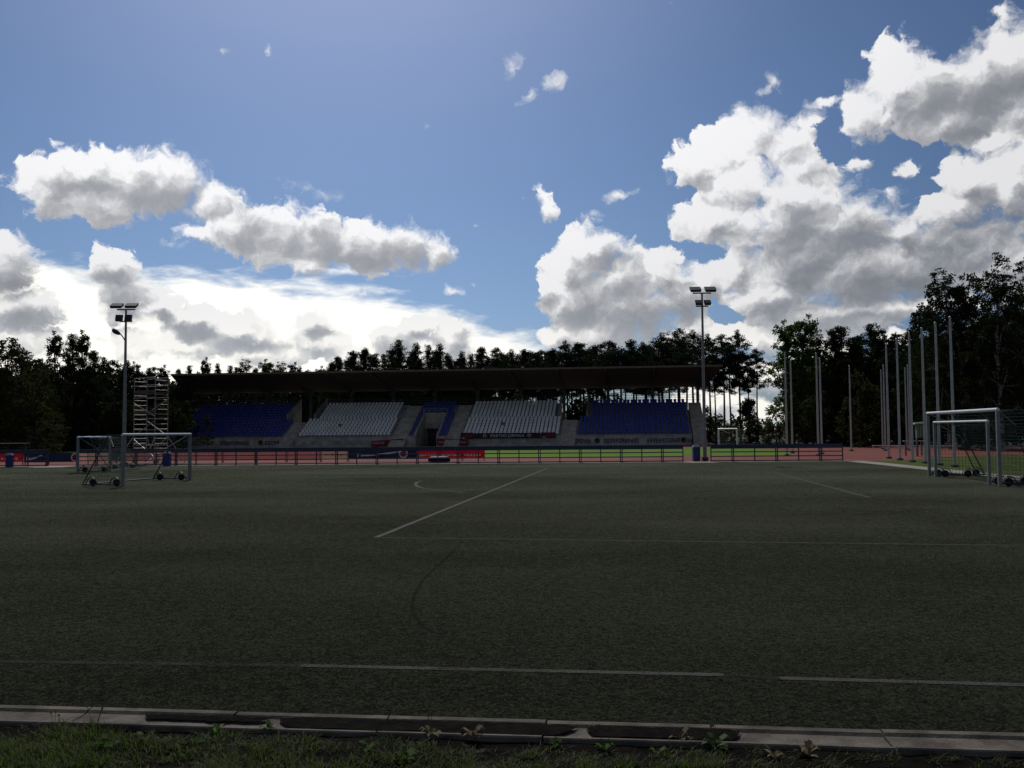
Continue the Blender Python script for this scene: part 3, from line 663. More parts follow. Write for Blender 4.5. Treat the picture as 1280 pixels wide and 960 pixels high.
fill(*T_BLUE_R, 0, CUT, 0); fill(T_BLUE_R[0]+.1, T_BLUE_R[1]-ins-.1, CUT, ROWS, 0)
fill(*T_W2, 0, CUT, 1); fill(T_W2[0]+.8, T_W2[1]-.15, CUT, ROWS, 1)
fill(T_MID[0]-.1, tP[0]+.1, 0, 8, 0, .47); fill(tP[1]-.1, T_MID[1]+.1, 0, 8, 0, .47); fill(*T_MID, 8, ROWS, 0)
fill(*T_W1, 0, CUT, 1); fill(T_W1[0]+.3, T_W1[1]-1.2, CUT, ROWS, 1)
fill(*T_BLUE_L, 0, CUT, 0); fill(T_BLUE_L[0]+1.2, T_BLUE_L[1]-.1, CUT, ROWS, 0)
def seat_at(t, r): return S(t, r*TREAD+.50, ZF+r*RISE+(.12 if r == 0 else 0)*0)
near = sorted(spots, key=lambda q: (sp(q[0], q[1]*TREAD)-Vector((0,0,0))).length)[:100]; ns = set(near)
me0 = {}
for q in near:
    if q[2] not in me0:
        o = SM.build('seat', ('seat_blue','seat_white')[q[2]], stand); me0[q[2]] = o.data
    else: o = link('seat', me0[q[2]], stand)
    o.location = seat_at(q[0], q[1]); o.rotation_euler = (0,0,-A)
mb = MB()
for q in spots:
    if q in ns: continue
    c = seat_at(q[0], q[1]); mb.mat(q[2]); o = len(mb.v)
    mb.v += [tuple(c + Rz @ Vector(v)) for v in SM.v]
    mb.f += [tuple(i+o for i in f) for f in SM.f]; mb.mi += [q[2]]*len(SM.f); mb.smooth += SM.smooth
tag(mb.build('seats', ['seat_blue','seat_white'], stand), kind='stuff')
# banners hung on the stand
def banner(px0, px1, py0, py1, m, w, label, text=None, tm='letter_white', name='banner', slope=0., extra=None):
    t0, t1 = st(px0, w), st(px1, w); c = sp((t0+t1)/2, w, 0); k = 1156/c.y; hz = 539.3-.00785*((px0+px1)/2-640)
    z0, z1 = H+(hz-py1)/k, H+(hz-py0)/k; W = abs(t1-t0); Hh = z1-z0
    o = empty(name, (c.x, c.y, (z0+z1)/2), -A, label, 'banner')
    mb = MB(); n = 14
    vs = []
    for i in range(n+1):
        x = -W/2+W*i/n; y = -.02*math.sin(i*1.3)-.015*math.sin(i*2.9); dz = slope*x
        vs += [Vector((x,y-.012,-Hh/2+dz-.02*math.sin(i*.8))),Vector((x,y-.012,Hh/2+dz-.015*abs(math.sin(i*math.pi/3.5))))]
    fs = [(2*i,2*i+2,2*i+3,2*i+1) for i in range(n)]
    mb.add(vs, fs, True); mb.add([v+Vector((0,.02,0)) for v in vs], [f[::-1] for f in fs], True)
    mb.mat(1)
    if text: text_mb(mb, text, frame((0,-.055,-.02),(1,0,slope),(0,0,1),(0,-1,0)), Hh*.72, .006)
    if extra: extra(mb, W, Hh)
    b = mb.build('cloth', [m, tm, 'banner_maroon'], o)
    mb = MB(); mb.tube([(-W/2,0,Hh/2-slope*W/2),(W/2,0,Hh/2+slope*W/2)],.012,5); mb.build('cord', 'dark_steel', o)
    return o
def club(mb, W, Hh):
    for s in (-1, 1):
        c = Vector((s*W*.335,-.05,0)); mb.mat(1)
        mb.lathe(c, [(Hh*.30,0),(Hh*.30,.012),(Hh*.21,.012),(Hh*.21,.0)], 14, Matrix.Rotation(math.pi/2,3,'X'))
        mb.mat(2); mb.add([c+Vector((x*Hh,-.008,z*Hh)) for x, z in ((-.62,0),(-.2,.3),(-.2,-.3),(.62,0),(.2,-.3),(.2,.3))], [(0,2,1),(3,5,4)])
        mb.lathe(c, [(Hh*.2,.004),(0,.004)], 14, Matrix.Rotation(math.pi/2,3,'X'))
BW = -.25
banner(592.5, 675.5, 541.2, 547.8, 'banner_dark', BW, 'long dark club banner lettered SPARTAKS JŪRMALA below the white seats', 'SPARTAKS JŪRMALA', extra=club)
def flick(mb, W, Hh):
    mb.mat(2); mb.add([Vector((x*W,-.05,z*Hh)) for x, z in ((-.35,-.1),(.0,.38),(.42,.2),(.40,-.2),(.05,-.3))], [(0,4,3,2,1)])
    mb.mat(1); mb.add([Vector((x*W,-.055,z*Hh)) for x, z in ((-.45,-.42),(-.30,-.22),(-.1,-.42),(-.3,-.36))], [(0,3,2,1)])
banner(575.8, 592.0, 541.0, 548.8, 'banner_dark', BW-.03, 'short dark banner with a red flash at the club banner start, by the stairs', extra=flick)
banner(676.2, 694.5, 540.5, 547.3, 'banner_dark', BW-.03, 'short dark banner with a red flash at the club banner end nearer the gangway', extra=flick)
def script(mb, W, Hh, seed=0):
    rr = random.Random(seed); mb.mat(1)
    for part in (-.27, .27):
        x = part*W - W*.17
        while x < part*W + W*.17:
            ww = rr.uniform(.07,.13); hh = Hh*rr.uniform(.2,.42); mb.box((x,-.05,rr.uniform(-.05,.05)*Hh),(ww,.012,hh)); x += ww+rr.uniform(.03,.07)
banner(464, 504, 549.8, 557.5, 'banner_maroon', -.5, 'red banner with pale script hung on the wall before the first white seat block', tm='letter_pink', slope=.07, extra=script)
banner(546, 585, 548.8, 556.8, 'banner_maroon', -.5, 'red banner with pale script hung between the portal and the stairs', tm='letter_pink', slope=-.05, extra=lambda mb, W, Hh: script(mb, W, Hh, 4))
# ------------------------------------------------------------------ fence between the two pitches
def fence(pa, pb, label, gap=1.165, height=.98):
    a, b = fu(pa), fu(pb); o = empty('barrier_fence', fp(a,0,0), math.atan2(FD.y, FD.x), label, 'fence'); L = b-a
    n = max(2, round(L/gap)); 
    MB().box((L/2,0,height-.12),(L,.07,.24)).build('top_board', 'navy_steel', o)
    for z in (.555, .305): MB().box((L/2,-.02,z),(L,.05,.055)).build('rail', 'navy_steel', o)
    MB().box((L/2,0,.055),(L,.05,.06)).build('bottom_rail', 'navy_steel', o)
    thin = MB().box((0,.002,.43),(.055,.06,.86)); thick = MB().box((-.05,.002,.43),(.05,.075,.86)).box((.05,.002,.43),(.05,.075,.86)).box((0,.002,.03),(.18,.16,.05))
    pr = [None, None]
    for i in range(n+1):
        k = i % 2
        if pr[k] is None: q = (thin, thick)[k].build('post', 'navy_steel', o); pr[k] = q.data
        else: q = link('post', pr[k], o)
        q.location = (L*i/n, 0, 0)
    return o
fence(-60, 59, 'dark blue low fence with open rails before the red banner and blue bin')
fence(96, 853.5, 'long dark blue low fence with open rails running past the whole grandstand')
fence(888.5, 1053, 'dark blue low fence with open rails before the small white goal')
# banners standing inside the track
BOARD_N = []
def board(px0, px1, py0, py1, base, m, label, marks=None, mm='letter_white', Y=None):
    a, b = (G(60,580.0), G(606,575.4)) if px0 >= 60 else (G(-40,581.5), G(60,580.6))
    n = Vector((-(b-a).y, (b-a).x, 0))
    def at(px):
        d = ray(px, 560); return Vector((d.x, d.y, 0))*(a.dot(n)/Vector((d.x,d.y,0)).dot(n))
    p0, p1 = at(px0), at(px1); Yb = (p0.y+p1.y)/2
    zt = D((px0+px1)/2, py0, Yb).z; v = Vector((p1.x-p0.x, p1.y-p0.y, 0)); L = v.length
    zb = max(.06, D((px0+px1)/2, py1, Yb).z); BOARD_N.append(1); off = .006*(len(BOARD_N) % 2)
    o = empty('advertising_board', (p0.x, p0.y, -.012), math.atan2(v.y, v.x), label, 'banner')
    mb = MB(); Hh = zt-zb
    mb.box((L/2,off,zb+Hh/2+.012),(L,.025,Hh))
    mb.mat(1)
    if marks: marks(mb, L, zb, Hh)
    mb.build('panel', [m, mm, 'board_red'], o)
    pm = None
    n = max(2, int(L/2.6)+1)
    for i in range(n):
        x = .05+(L-.1)*i/(n-1)
        if pm is None: q = MB().box((0,.04,(zt+.02)/2),(.045,.045,zt+.02)).build('support_post', 'dark_steel', o); pm = q.data
        else: q = link('support_post', pm, o)
        q.location = (x, 0, 0)
    return o
def dots(seed, z=.45, h=.16, w=.6):
    def f(mb, L, zb, Hh):
        rr = random.Random(seed); x = L/2-L*w/2
        while x < L/2+L*w/2:
            ww = rr.uniform(.06,.16); mb.box((x,-.016,zb+Hh*z+rr.uniform(-.02,.02)),(ww,.008,h*rr.uniform(.5,1.1))); x += ww+rr.uniform(.03,.10)
    return f
def swoosh(mb, L, zb, Hh):
    pts = [(.18,.30),(.30,.28),(.52,.42),(.80,.72),(.78,.78),(.50,.56),(.34,.46),(.24,.46)]
    mb.add([Vector((L*x,-.018,zb+Hh*z)) for x, z in pts], [(0,1,2,5,6,7),(2,3,4,5)])
    mb.box((L*.14,-.018,zb+Hh*.38),(.12,.006,Hh*.3)); mb.box((L*.20,-.018,zb+Hh*.36),(.08,.006,Hh*.26))
def roundel(x):
    def f(mb, L, zb, Hh):
        c = Vector((L*x,-.015,zb+Hh*.5)); MR = Matrix.Rotation(math.pi/2,3,'X'); r = Hh*.46
        mb.mat(1); mb.lathe(c, [(r,0),(r,.006),(r*.72,.006),(r*.72,0)], 20, MR); mb.mat(2); mb.lathe(c, [(r*.6,.004),(0,.004)], 16, MR)
    return f
def both(*fs):
    def f(mb, L, zb, Hh):
        for q in fs: mb.mat(1); q(mb, L, zb, Hh)
    return f
board(-40, 29.5, 566.5, 577.5, 580.5, 'board_red', 'red advertising banner with white marks behind the blue bin, beside the navy one', dots(2,.42,.22,.8))
board(30.5, 59, 565.5, 578, 580.5, 'board_navy', 'navy advertising banner with a white tapering flash beside the red banner', swoosh)
board(60, 98, 566, 577.5, 579.5, 'board_slate', 'slate blue advertising banner with a red and white roundel at its end', roundel(.90), )
board(109, 137, 564.5, 576, 578.5, 'board_cream', 'cream advertising banner seen through the small goal farther from the camera', dots(5,.9,.05,.9))
board(138, 153.5, 564.5, 577, 578.5, 'board_green', 'dark green advertising banner between the cream one and the floodlight mast', dots(8,.12,.10,.5))
pk = [(154,197.4,'pink advertising banner behind the foot of the scaffold tower'),(197,237.4,'pink advertising banner behind the near goal far post'),(237,278.4,'pink advertising banner just past the near goal far post'),(278,319.4,'second pink advertising banner past the near goal, plain'),(319,358.4,'plain pink advertising banner below the first aisle of the stand'),(358,401.3,'pink advertising banner next to the cream one below the stand')]
for a, b, l in pk: board(a, b, 562.6, 575.5, 577.5, 'board_pink', l, dots(a,.55,.05,.8))
board(401, 435, 562.2, 574, 576.5, 'board_cream', 'cream advertising banner below the stand between pink and dark teal banners', dots(5,.5,.14,.6), 'board_pink')
board(435, 521.4, 560.8, 573.2, 575.5, 'board_navy', 'long dark teal advertising banner with a round crest and white flash', both(swoosh, roundel(.80)))
rd = [(521.5,549.9,'bright red advertising banner behind the tyre, nearest the round crest'),(549.6,577.9,'bright red advertising banner in the middle of three below the portal'),(577.6,606,'bright red advertising banner at the end beside the open green infield')]
for a, b, l in rd: board(a, b, 560.2, 573.2, 575.2, 'board_red', l, dots(a,.38,.15,.75))
# ------------------------------------------------------------------ goals on wheels
def goal(near, far, height, depth_dir, label, net='net_green', post='post_dull', dt=.6, db=1.6, r=.05, wheels=True, zig=.12, cross='white_paint', lab_group=None):
    p0, p1 = Vector((near.x, near.y, 0)), Vector((far.x, far.y, 0)); v = (p1-p0); L = v.length; u = v.normalized()
    n = Vector((-u.y, u.x, 0)); n = n if n.dot(Vector((*depth_dir,0))) > 0 else -n
    o = empty('football_goal', p0, math.atan2(u.y, u.x), label, 'goal'); s = 1 if Matrix.Rotation(-math.atan2(u.y,u.x),3,'Z') @ n * 1 and (Matrix.Rotation(-math.atan2(u.y,u.x),3,'Z') @ n).y > 0 else -1
    hp = height
    for x in (0, L): MB().box((x,0,(hp-r)/2),(2*r*.9,2*r,hp-r)).build('goalpost', post, o)
    MB().tube([(-r,0,hp-r),(L+r,0,hp-r)], r, 10).build('crossbar', cross, o)
    for x in (0, L):
        mb = MB(); mb.tube([(x,s*r,hp-r*1.4),(x,s*dt,hp-r*1.4)],.022,6); mb.tube([(x,s*dt,hp-r*1.4),(x,s*db,.06)],.022,6); mb.build('side_frame', 'dark_steel' , o)
        mb = MB(); mb.tube([(x,s*(r+.002),.10),(x,s*.28,.10),(x,s*.34,.06),(x,s*(db+.03),.06)],.026,6); mb.build('ground_bar', 'dark_steel', o)
        mb = MB(); mb.tube([(x+(.05 if x==0 else -.05),s*.04,hp-.08),(x+(.7 if x==0 else -.7),s*dt*.9,hp-.62*.9)],.016,5); mb.build('brace', post, o)
    MB().tube([(0,s*db,.06),(L,s*db,.06)],.026,6).build('back_bar', 'dark_steel', o)
    if wheels:
        wm = None
        for (x, y) in ((.10,s*.30),(L-.10,s*.30),(.10,s*(db-.35)),(L-.10,s*(db-.35))):
            mb = MB(); Mx = Matrix.Rotation(math.pi/2, 3, 'Y')
            mb.lathe((0,0,0), [(.025,-.04),(.10,-.045),(.13,-.028),(.13,.028),(.10,.045),(.025,.04)], 14, Mx); w = mb.build('wheel', 'rubber', o); w.location = (x, y, .13)
            q = MB().tube([(-.075,-.26,-.1),(-.075,-.13,.14),(-.075,.0,.19),(-.075,.14,.14),(-.075,.27,-.1)], .018, 5); q.tube([(-.09,0,0),(.07,0,0)],.014,5); q.build('wheel_bracket', 'dark_steel', w)
    mb = MB(); rn = .003                                     # net: back slope, roof and two sides
    def line(a, b): mb.tube([a, b], rn, 3, caps=False)
    sl = math.hypot(db-dt, hp); nn = int(L/zig); top = hp-r*1.4
    for i in range(nn+1):
        x = L*i/nn; line((x,s*r,top),(x,s*dt,top-.03)); line((x,s*dt,top-.03),(x,s*(dt+(db-dt)*.5)+s*.05*-1,top*.5)); line((x,s*(dt+(db-dt)*.5)-s*.05,top*.5),(x,s*db,.06))
    nv = int(sl/zig)
    for j in range(1, nv):
        f = j/nv; y = dt+(db-dt)*f-.05*math.sin(math.pi*f); line((0,s*y,top*(1-f)+.06*f),(L,s*y,top*(1-f)+.06*f))
    for j in range(1, int(dt/zig)+1): y = min(dt, j*zig); line((0,s*y,top-.02),(L,s*y,top-.02))
    for x in (0, L):
        for j in range(1, int(db/zig)):
            y = j*zig; zt = top if y < dt else top*(1-(y-dt)/(db-dt)); line((x,s*y,.06),(x,s*y,zt))
        for j in range(1, int(hp/zig)):
            z = j*zig; ye = db - (db-dt)*z/top; line((x,s*.03,z),(x,s*ye,z))
    mb.build('net', net, o)
    return o
ga = goal(G(153,608), G(237,600), 1.86, (-1,0), 'small wheeled goal with a bright crossbar standing nearer, before the scaffold tower')
gb = goal(G(97,590.5), G(137,586.8), 1.75, (1,0), 'small wheeled goal farther back, open side facing away, before the cream banner', dt=.55, r=.05)
gc = goal(G(1250,608), G(1162,595), 2.44, (1,0), 'full size wheeled goal with bright crossbar and green net beside the flagpoles', dt=.9, db=2.0, r=.052)
gd = goal(G(1237,606), G(1170,596), 2.08, (1,0), 'smaller goal with bright crossbar standing inside the full size goal mouth', dt=.7, db=1.45, r=.045)
ge = goal(G(921.5,559.6), G(898.5,559.4), 1.98, (.3,1), 'white goal with white net on the green infield beyond the fence', 'net_white', 'white_paint', dt=1.1, db=1.7, wheels=False, zig=.22, r=.07)
gf = goal(D(-42,563,70), D(32,563,70), 1.05+.2, (0,1), 'thin dark goal frame far behind the red banner', 'net_green', 'dark_steel', dt=.5, db=1.0, wheels=False, zig=.3, r=.035, cross='post_dull')
gf.location.z = 0
# ------------------------------------------------------------------ floodlight masts
def mast(px_b, px_t, py_t, Y, label, heads, lamp=None):
    b = D(px_b, 560, Y); b.z = 0; t = D(px_t, py_t, Y); hz = t.z
    o = empty('floodlight_mast', b, 0, label, 'floodlight')
    MB().tube([(0,0,-.05),(0,0,hz*.5),(0,0,hz)], .115, 10, .055).build('pole', 'post_dull', o)
    mb = MB(); mb.box((0,0,.12),(.34,.34,.22)); mb.build('base', 'dark_steel', o)
    k = 1156/Y
    for z, w, hh, tilt, cs in heads:
        zz = hz+z
        MB().box((0,.0,zz-.02),(max(abs(c) for c in cs)*2+.2,.07,.07)).build('crossarm', 'lamp_dark', o)
        for c in cs:
            M = Matrix.Rotation(R(tilt), 3, 'X'); ctr = Vector((c,-.22,zz+.12))
            mb = MB(); mb.hexa([ctr + M @ Vector(p) for p in ((-w/2*.9,-hh/2,-.02),(w/2*.9,-hh/2,-.02),(w/2*.9,hh/2,-.02),(-w/2*.9,hh/2,-.02),(-w/2,-hh/2,.13),(w/2,-hh/2,.13),(w/2,hh/2,.13),(-w/2,hh/2,.13))])
            mb.box(ctr+Vector((0,.12,-.03)),(.06,.22,.05)); h = mb.build('floodlight', 'lamp_dark', o)
            m2 = MB(); m2.hexa([ctr + M @ Vector(p) for p in ((-w/2*.8,-hh/2*.85,-.032),(w/2*.8,-hh/2*.85,-.032),(w/2*.8,hh/2*.85,-.032),(-w/2*.8,hh/2*.85,-.032),(-w/2*.8,-hh/2*.85,-.022),(w/2*.8,-hh/2*.85,-.022),(w/2*.8,hh/2*.85,-.022),(-w/2*.8,hh/2*.85,-.022))]); m2.build('lens', 'lamp_glass', h)
    if lamp:
        z = D(px_t, lamp, Y).z
        mb = MB(); mb.tube([(0,0,z-.45),(-.18,-.03,z-.15),(-.30,-.05,z)],.035,6); a = mb.build('lamp_arm', 'dark_steel', o)
        m2 = MB(); M = Matrix.Rotation(R(-38),3,'Y'); m2.lathe(Vector((-.27,-.05,z-.06)), [(.02,0),(.10,.12),(.15,.35),(.12,.5),(.03,.56)], 10, Matrix.Rotation(R(-58),3,'Y')); m2.build('lamp_head', 'lamp_dark', a)
    return o
mast(155.2, 158.6, 386.5, 52.5, 'tall floodlight mast with a curved street lamp arm beside the scaffold tower', [(.0,.66,.44,28,(-.42,.42)),(-.68,.40,.36,75,(-.26,.26))], 417)
mast(881, 878.2, 366.0, 54.5, 'tall floodlight mast with four lamps beside the blue bin and grandstand end', [(.0,.66,.46,32,(-.44,.44)),(-.78,.40,.36,40,(-.26,.26))])
# ------------------------------------------------------------------ flagpoles (all about seven metres)
fl = [(981,443.5),(988,452),(1020,442),(1024.5,448),(1061.5,457.5),(1101,463),(1104,457),(1107.3,430),(1120.7,424),(1131,460),(1134.2,457),(1136,416),(1152,411),(1169,404),(1187.3,397)]
fll = ['pale flagpole nearest the gap in the trees, first of a close pair','pale flagpole second of the close pair by the gap in the trees','pale flagpole taller of the close pair before the green tree','pale flagpole shorter of the close pair right of the green tree','pale flagpole standing alone just past the end of the fence','thin flagpole shortest of the cluster of three beyond the fence end','thin flagpole between two others in the cluster of three beyond the fence','thick flagpole at the front of the cluster of three beyond the fence','pale flagpole alone between the two clusters, on the grass strip','thin far flagpole first behind the thick pole near the green hut','thin far flagpole right behind the thick pole near the green hut','thick flagpole before two thin far ones near the green hut','pale flagpole standing in front of the small green hut','tall flagpole seen between the full size goal far post and crossbar','tallest flagpole, seen through the middle of both wheeled goals']
fm = None
for (x, y), l in zip(fl, fll):
    d = ray(x, y); hz = 7.0; s = (hz-H)/d.z; p = Vector((d.x*s, d.y*s, 0))
    o = empty('flagpole', p, 0, l, 'flagpole', 'flagpoles beside the track')
    if fm is None:
        a = MB().tube([(0,0,-.1),(0,0,3.5),(0,0,7.0)], .075, 9, .045).build('pole', 'pole_metal', o)
        b = MB().lathe((0,0,7.0), [(.05,-.02),(.06,.02),(.04,.06),(0,.07)], 8).build('cap', 'grey_metal', o)
        c = MB().tube([(.075,0,1.0),(.06,.01,6.85)],.006,4).build('halyard', 'net_white', o)
        e = MB().box((0,0,.04),(.26,.26,.12)).build('foot', 'dark_steel', o); fm = [a, b, c, e]
    else:
        for q in fm: z = q.copy(); COL.objects.link(z); z.parent = o
# ------------------------------------------------------------------ scaffold tower
def scaffold():
    Y = 58.0; base = D(188, 560, Y); base.z = 0
    o = empty('scaffold_tower', base, R(-40), 'mobile aluminium scaffold tower with ladder ends beside the grandstand', 'scaffold')
    Lx, Wy, hz = 2.55, .85, D(188, 472.5, Y).z
    ne = 0
    for x in (-Lx/2, Lx/2):
        mb = MB()
        for y in (-Wy/2, Wy/2): mb.tube([(x,y,.15),(x,y,hz)], .028, 6)
        e = mb.build('end_frame', 'scaffold_steel', o); m2 = MB(); z = .35
        while z < hz: m2.tube([(x,-Wy/2,z),(x,Wy/2,z)], .015, 5); z += .30
        m2.build('rungs', 'scaffold_steel', e)
        for y in (-Wy/2, Wy/2):
            c = MB().lathe((0,0,.1), [(.02,-.03),(.095,-.028),(.095,.028),(.02,.03)], 12, Matrix.Rotation(math.pi/2,3,'X')); c.tube([(0,0,.1),(0,0,.2)],.03,5); q = c.build('caster', 'rubber', o); q.location = (x,y,0)
    for z in (hz-1.25, hz-2.55, hz-3.25, 1.15): 
        for y in (-Wy/2-.03, Wy/2+.03): MB().tube([(-Lx/2,y,z),(Lx/2,y,z)], .024, 5).build('ledger', 'scaffold_steel', o)
    for z in (hz-.02, hz-.5):
        for y in (-Wy/2-.03, Wy/2+.03): MB().tube([(-Lx/2,y,z),(Lx/2,y,z)], .026, 5).build('guard_rail', 'scaffold_steel', o)
    for z in (hz-.98, hz-2.25): MB().box((0,0,z),(Lx-.08,Wy-.08,.06)).box((0,-Wy/2+.02,z+.12),(Lx-.1,.03,.15)).build('platform', 'scaffold_deck', o)
    for a, b in (((-Lx/2,-Wy/2-.05,hz-1.55),(Lx/2,-Wy/2-.05,hz-2.4)),((Lx/2,Wy/2+.05,hz-1.3),(-Lx/2,Wy/2+.05,hz-2.2)),((-Lx/2,Wy/2+.05,hz-2.7),(Lx/2,Wy/2+.05,hz-3.7)),((Lx/2,-Wy/2-.05,hz-2.7),(-Lx/2,-Wy/2-.05,hz-3.7)),((-Lx/2,-Wy/2-.05,1.55),(Lx/2,-Wy/2-.05,.45)),((Lx/2,Wy/2+.05,1.7),(-Lx/2,Wy/2+.05,.4))): MB().tube([a,b],.026,5).build('diagonal_brace', 'grey_metal' if a[2] < 2 or a[2] > hz-1.6 else 'scaffold_steel', o)
    for sx, sy in ((-1,-1),(-1,1),(1,-1),(1,1)): MB().tube([(sx*Lx/2,sy*Wy/2,1.7),(sx*(Lx/2+.55),sy*(Wy/2+.9),.05)],.026,5).tube([(sx*Lx/2,sy*Wy/2,.5),(sx*(Lx/2+.55),sy*(Wy/2+.9),.05)],.018,5).build('outrigger', 'grey_metal', o)
scaffold()
# ------------------------------------------------------------------ tyre, bins, hut, rail, lamp, car
p = G(549, 578); o = empty('tyre', (p.x, p.y, 0), 0, 'big black tyre lying flat before the fence with a pale sheen painted on top', 'tyre')
prof = [(.30,.05),(.33,.02),(.50,.0),(.60,.04),(.63,.12),(.63,.22),(.60,.30),(.50,.35),(.36,.345),(.31,.30),(.29,.2),(.30,.05)]
MB().lathe((0,0,0), prof, 28).build('carcass', 'rubber', o)
mb = MB()
for i in range(26): t = 6.283*i/26; mb.box((.635*math.cos(t),.635*math.sin(t),.17),(.05,.06,.24),t)
mb.build('treads', 'rubber', o)
MB().lathe((0,0,0), [(.37,.349),(.42,.358),(.49,.354)], 28).build('sheen_ring', 'tyre_sheen', o)  # pale ring that paints the sheen on the upper face of the tyre
def bin_(px, py, w, hpx, label):
    p = G(px, py); k = 1156/p.y; h = hpx/k; r = w/k/2
    o = empty('litter_bin', (p.x, p.y, 0), 0, label, 'bin')
    MB().box((0,0,h*.45),(r*1.9,r*1.7,h*.84)).box((0,0,.02),(r*1.5,r*1.3,.05)).build('body', 'bin_blue', o)
    mb = MB(); mb.hexa([Vector(v) for v in ((-r,-r*.92,h*.875),(r,-r*.92,h*.875),(r,r*.92,h*.875),(-r,r*.92,h*.875),(-r*.8,-r*.7,h),(r*.8,-r*.7,h),(r*.8,r*.7,h),(-r*.8,r*.7,h))]); mb.build('lid', 'bin_lid', o)
    MB().box((0,-r*.87,h*.7),(r*1.2,.02,h*.12)).build('opening', 'dark_steel', o)
bin_(870.5, 576.5, 9, 20, 'blue litter bin with grey lid at the foot of the floodlight mast')
bin_(11.8, 584, 7.5, 17, 'blue litter bin in front of the red banner')
bin_(208.5, 582.5, 9, 17.5, 'dark blue litter bin beside the scaffold tower')
Y = 60.; p = D(1152, 560, Y); o = empty('score_hut', (p.x,p.y,0), R(-12), 'small green hut with pale roof raised on two legs behind a flagpole', 'hut')
MB().box((0,0,1.63),(.62,.5,.88)).build('body', 'hut_green', o)
mb = MB(); mb.hexa([Vector(v) for v in ((-.46,-.38,2.075),(.46,-.38,2.12),(.46,.38,2.12),(-.46,.38,2.075),(-.44,-.36,2.17),(.44,-.36,2.25),(.44,.36,2.25),(-.44,.36,2.17))]); mb.build('roof', 'hut_roof', o)
for x in (-.27,.37): MB().box((x,0,.6),(.07,.4,1.19)).build('leg', 'dark_steel', o)
mb = MB()
for i in range(4): mb.box((-.24+.15*i,-.262,1.63),(.02,.02,.7))
mb.build('slats', 'hut_roof', o)
Y = 61.5; p = D(1142, 560, Y); o = empty('plank_bench', (p.x,p.y,0), R(-8), 'pale plank on dark trestles beside the green hut', 'bench')
MB().box((0,0,.98),(1.3,.25,.05)).build('plank', 'hut_roof', o)
for x in (-.5,.5): MB().box((x,0,.48),(.06,.2,.95)).build('leg', 'dark_steel', o)
a, b = G(1090,561), G(1330,562.5); v = b-a; L = v.length
o = empty('track_rail', (a.x,a.y,0), math.atan2(v.y,v.x), 'low pale rail along the far edge of the red track', 'rail'); MB().box((L*.5,0,.30),(L,.06,.07)).build('rail', 'white_paint', o)
pm = None
for i in range(12):
    if pm is None: q = MB().box((0,0,.13),(.05,.05,.27)).build('post', 'white_paint', o); pm = q.data
    else: q = link('post', pm, o)
    q.location = (.1+(L-.2)*i/11, 0, 0)
Y = 84.; t = D(1206, 463, Y); o = empty('street_lamp', (t.x,t.y,0), 0, 'street lamp with short arm before the dark trees on the right', 'street lamp')
MB().tube([(0,0,0),(0,0,t.z)], .075, 8, .05).tube([(0,0,t.z-.05),(-.3,0,t.z+.1),(-.6,0,t.z+.1)],.035,6).build('pole', 'dark_steel', o)
MB().lathe((-.55,0,t.z+.06), [(.03,-.1),(.12,.05),(.15,.3),(.08,.5),(.01,.52)], 8, Matrix.Rotation(R(-85),3,'Y')).build('lamp_head', 'pole_metal', o)
p = D(889, 552, 128.); o = empty('parked_car', (p.x,p.y,0), R(8), 'pale car glimpsed between the grandstand end and the white goal', 'car')
mb = MB(); pr = [(-2.0,.35),(-2.0,.78),(-1.1,.9),(-.6,1.38),(.7,1.42),(1.4,.95),(2.05,.85),(2.05,.35)]
vs = [Vector((x,-.82+(.12 if z > 1 else 0),z)) for x,z in pr]+[Vector((x,.82-(.12 if z > 1 else 0),z)) for x,z in pr]; n = len(pr)
mb.add(vs, [(i,(i+1)%n,n+(i+1)%n,n+i) for i in range(n)]+[tuple(range(n))[::-1], tuple(range(n,2*n))]); mb.build('body', 'car_white', o)
mb = MB(); mb.add([Vector((x,-.80+(.085 if z > 1.2 else 0),z)) for x,z in ((-.95,.95),(-.55,1.32),(.65,1.35),(1.15,.97))], [(0,1,2,3)[::-1]]); mb.build('window', 'car_glass', o)
for x in (-1.25,1.3): MB().lathe((x,-.72,.32), [(.02,-.1),(.3,-.1),(.32,-.05),(.32,.1),(.02,.1)], 14, Matrix.Rotation(math.pi/2,3,'X')).build('wheel', 'rubber', o)
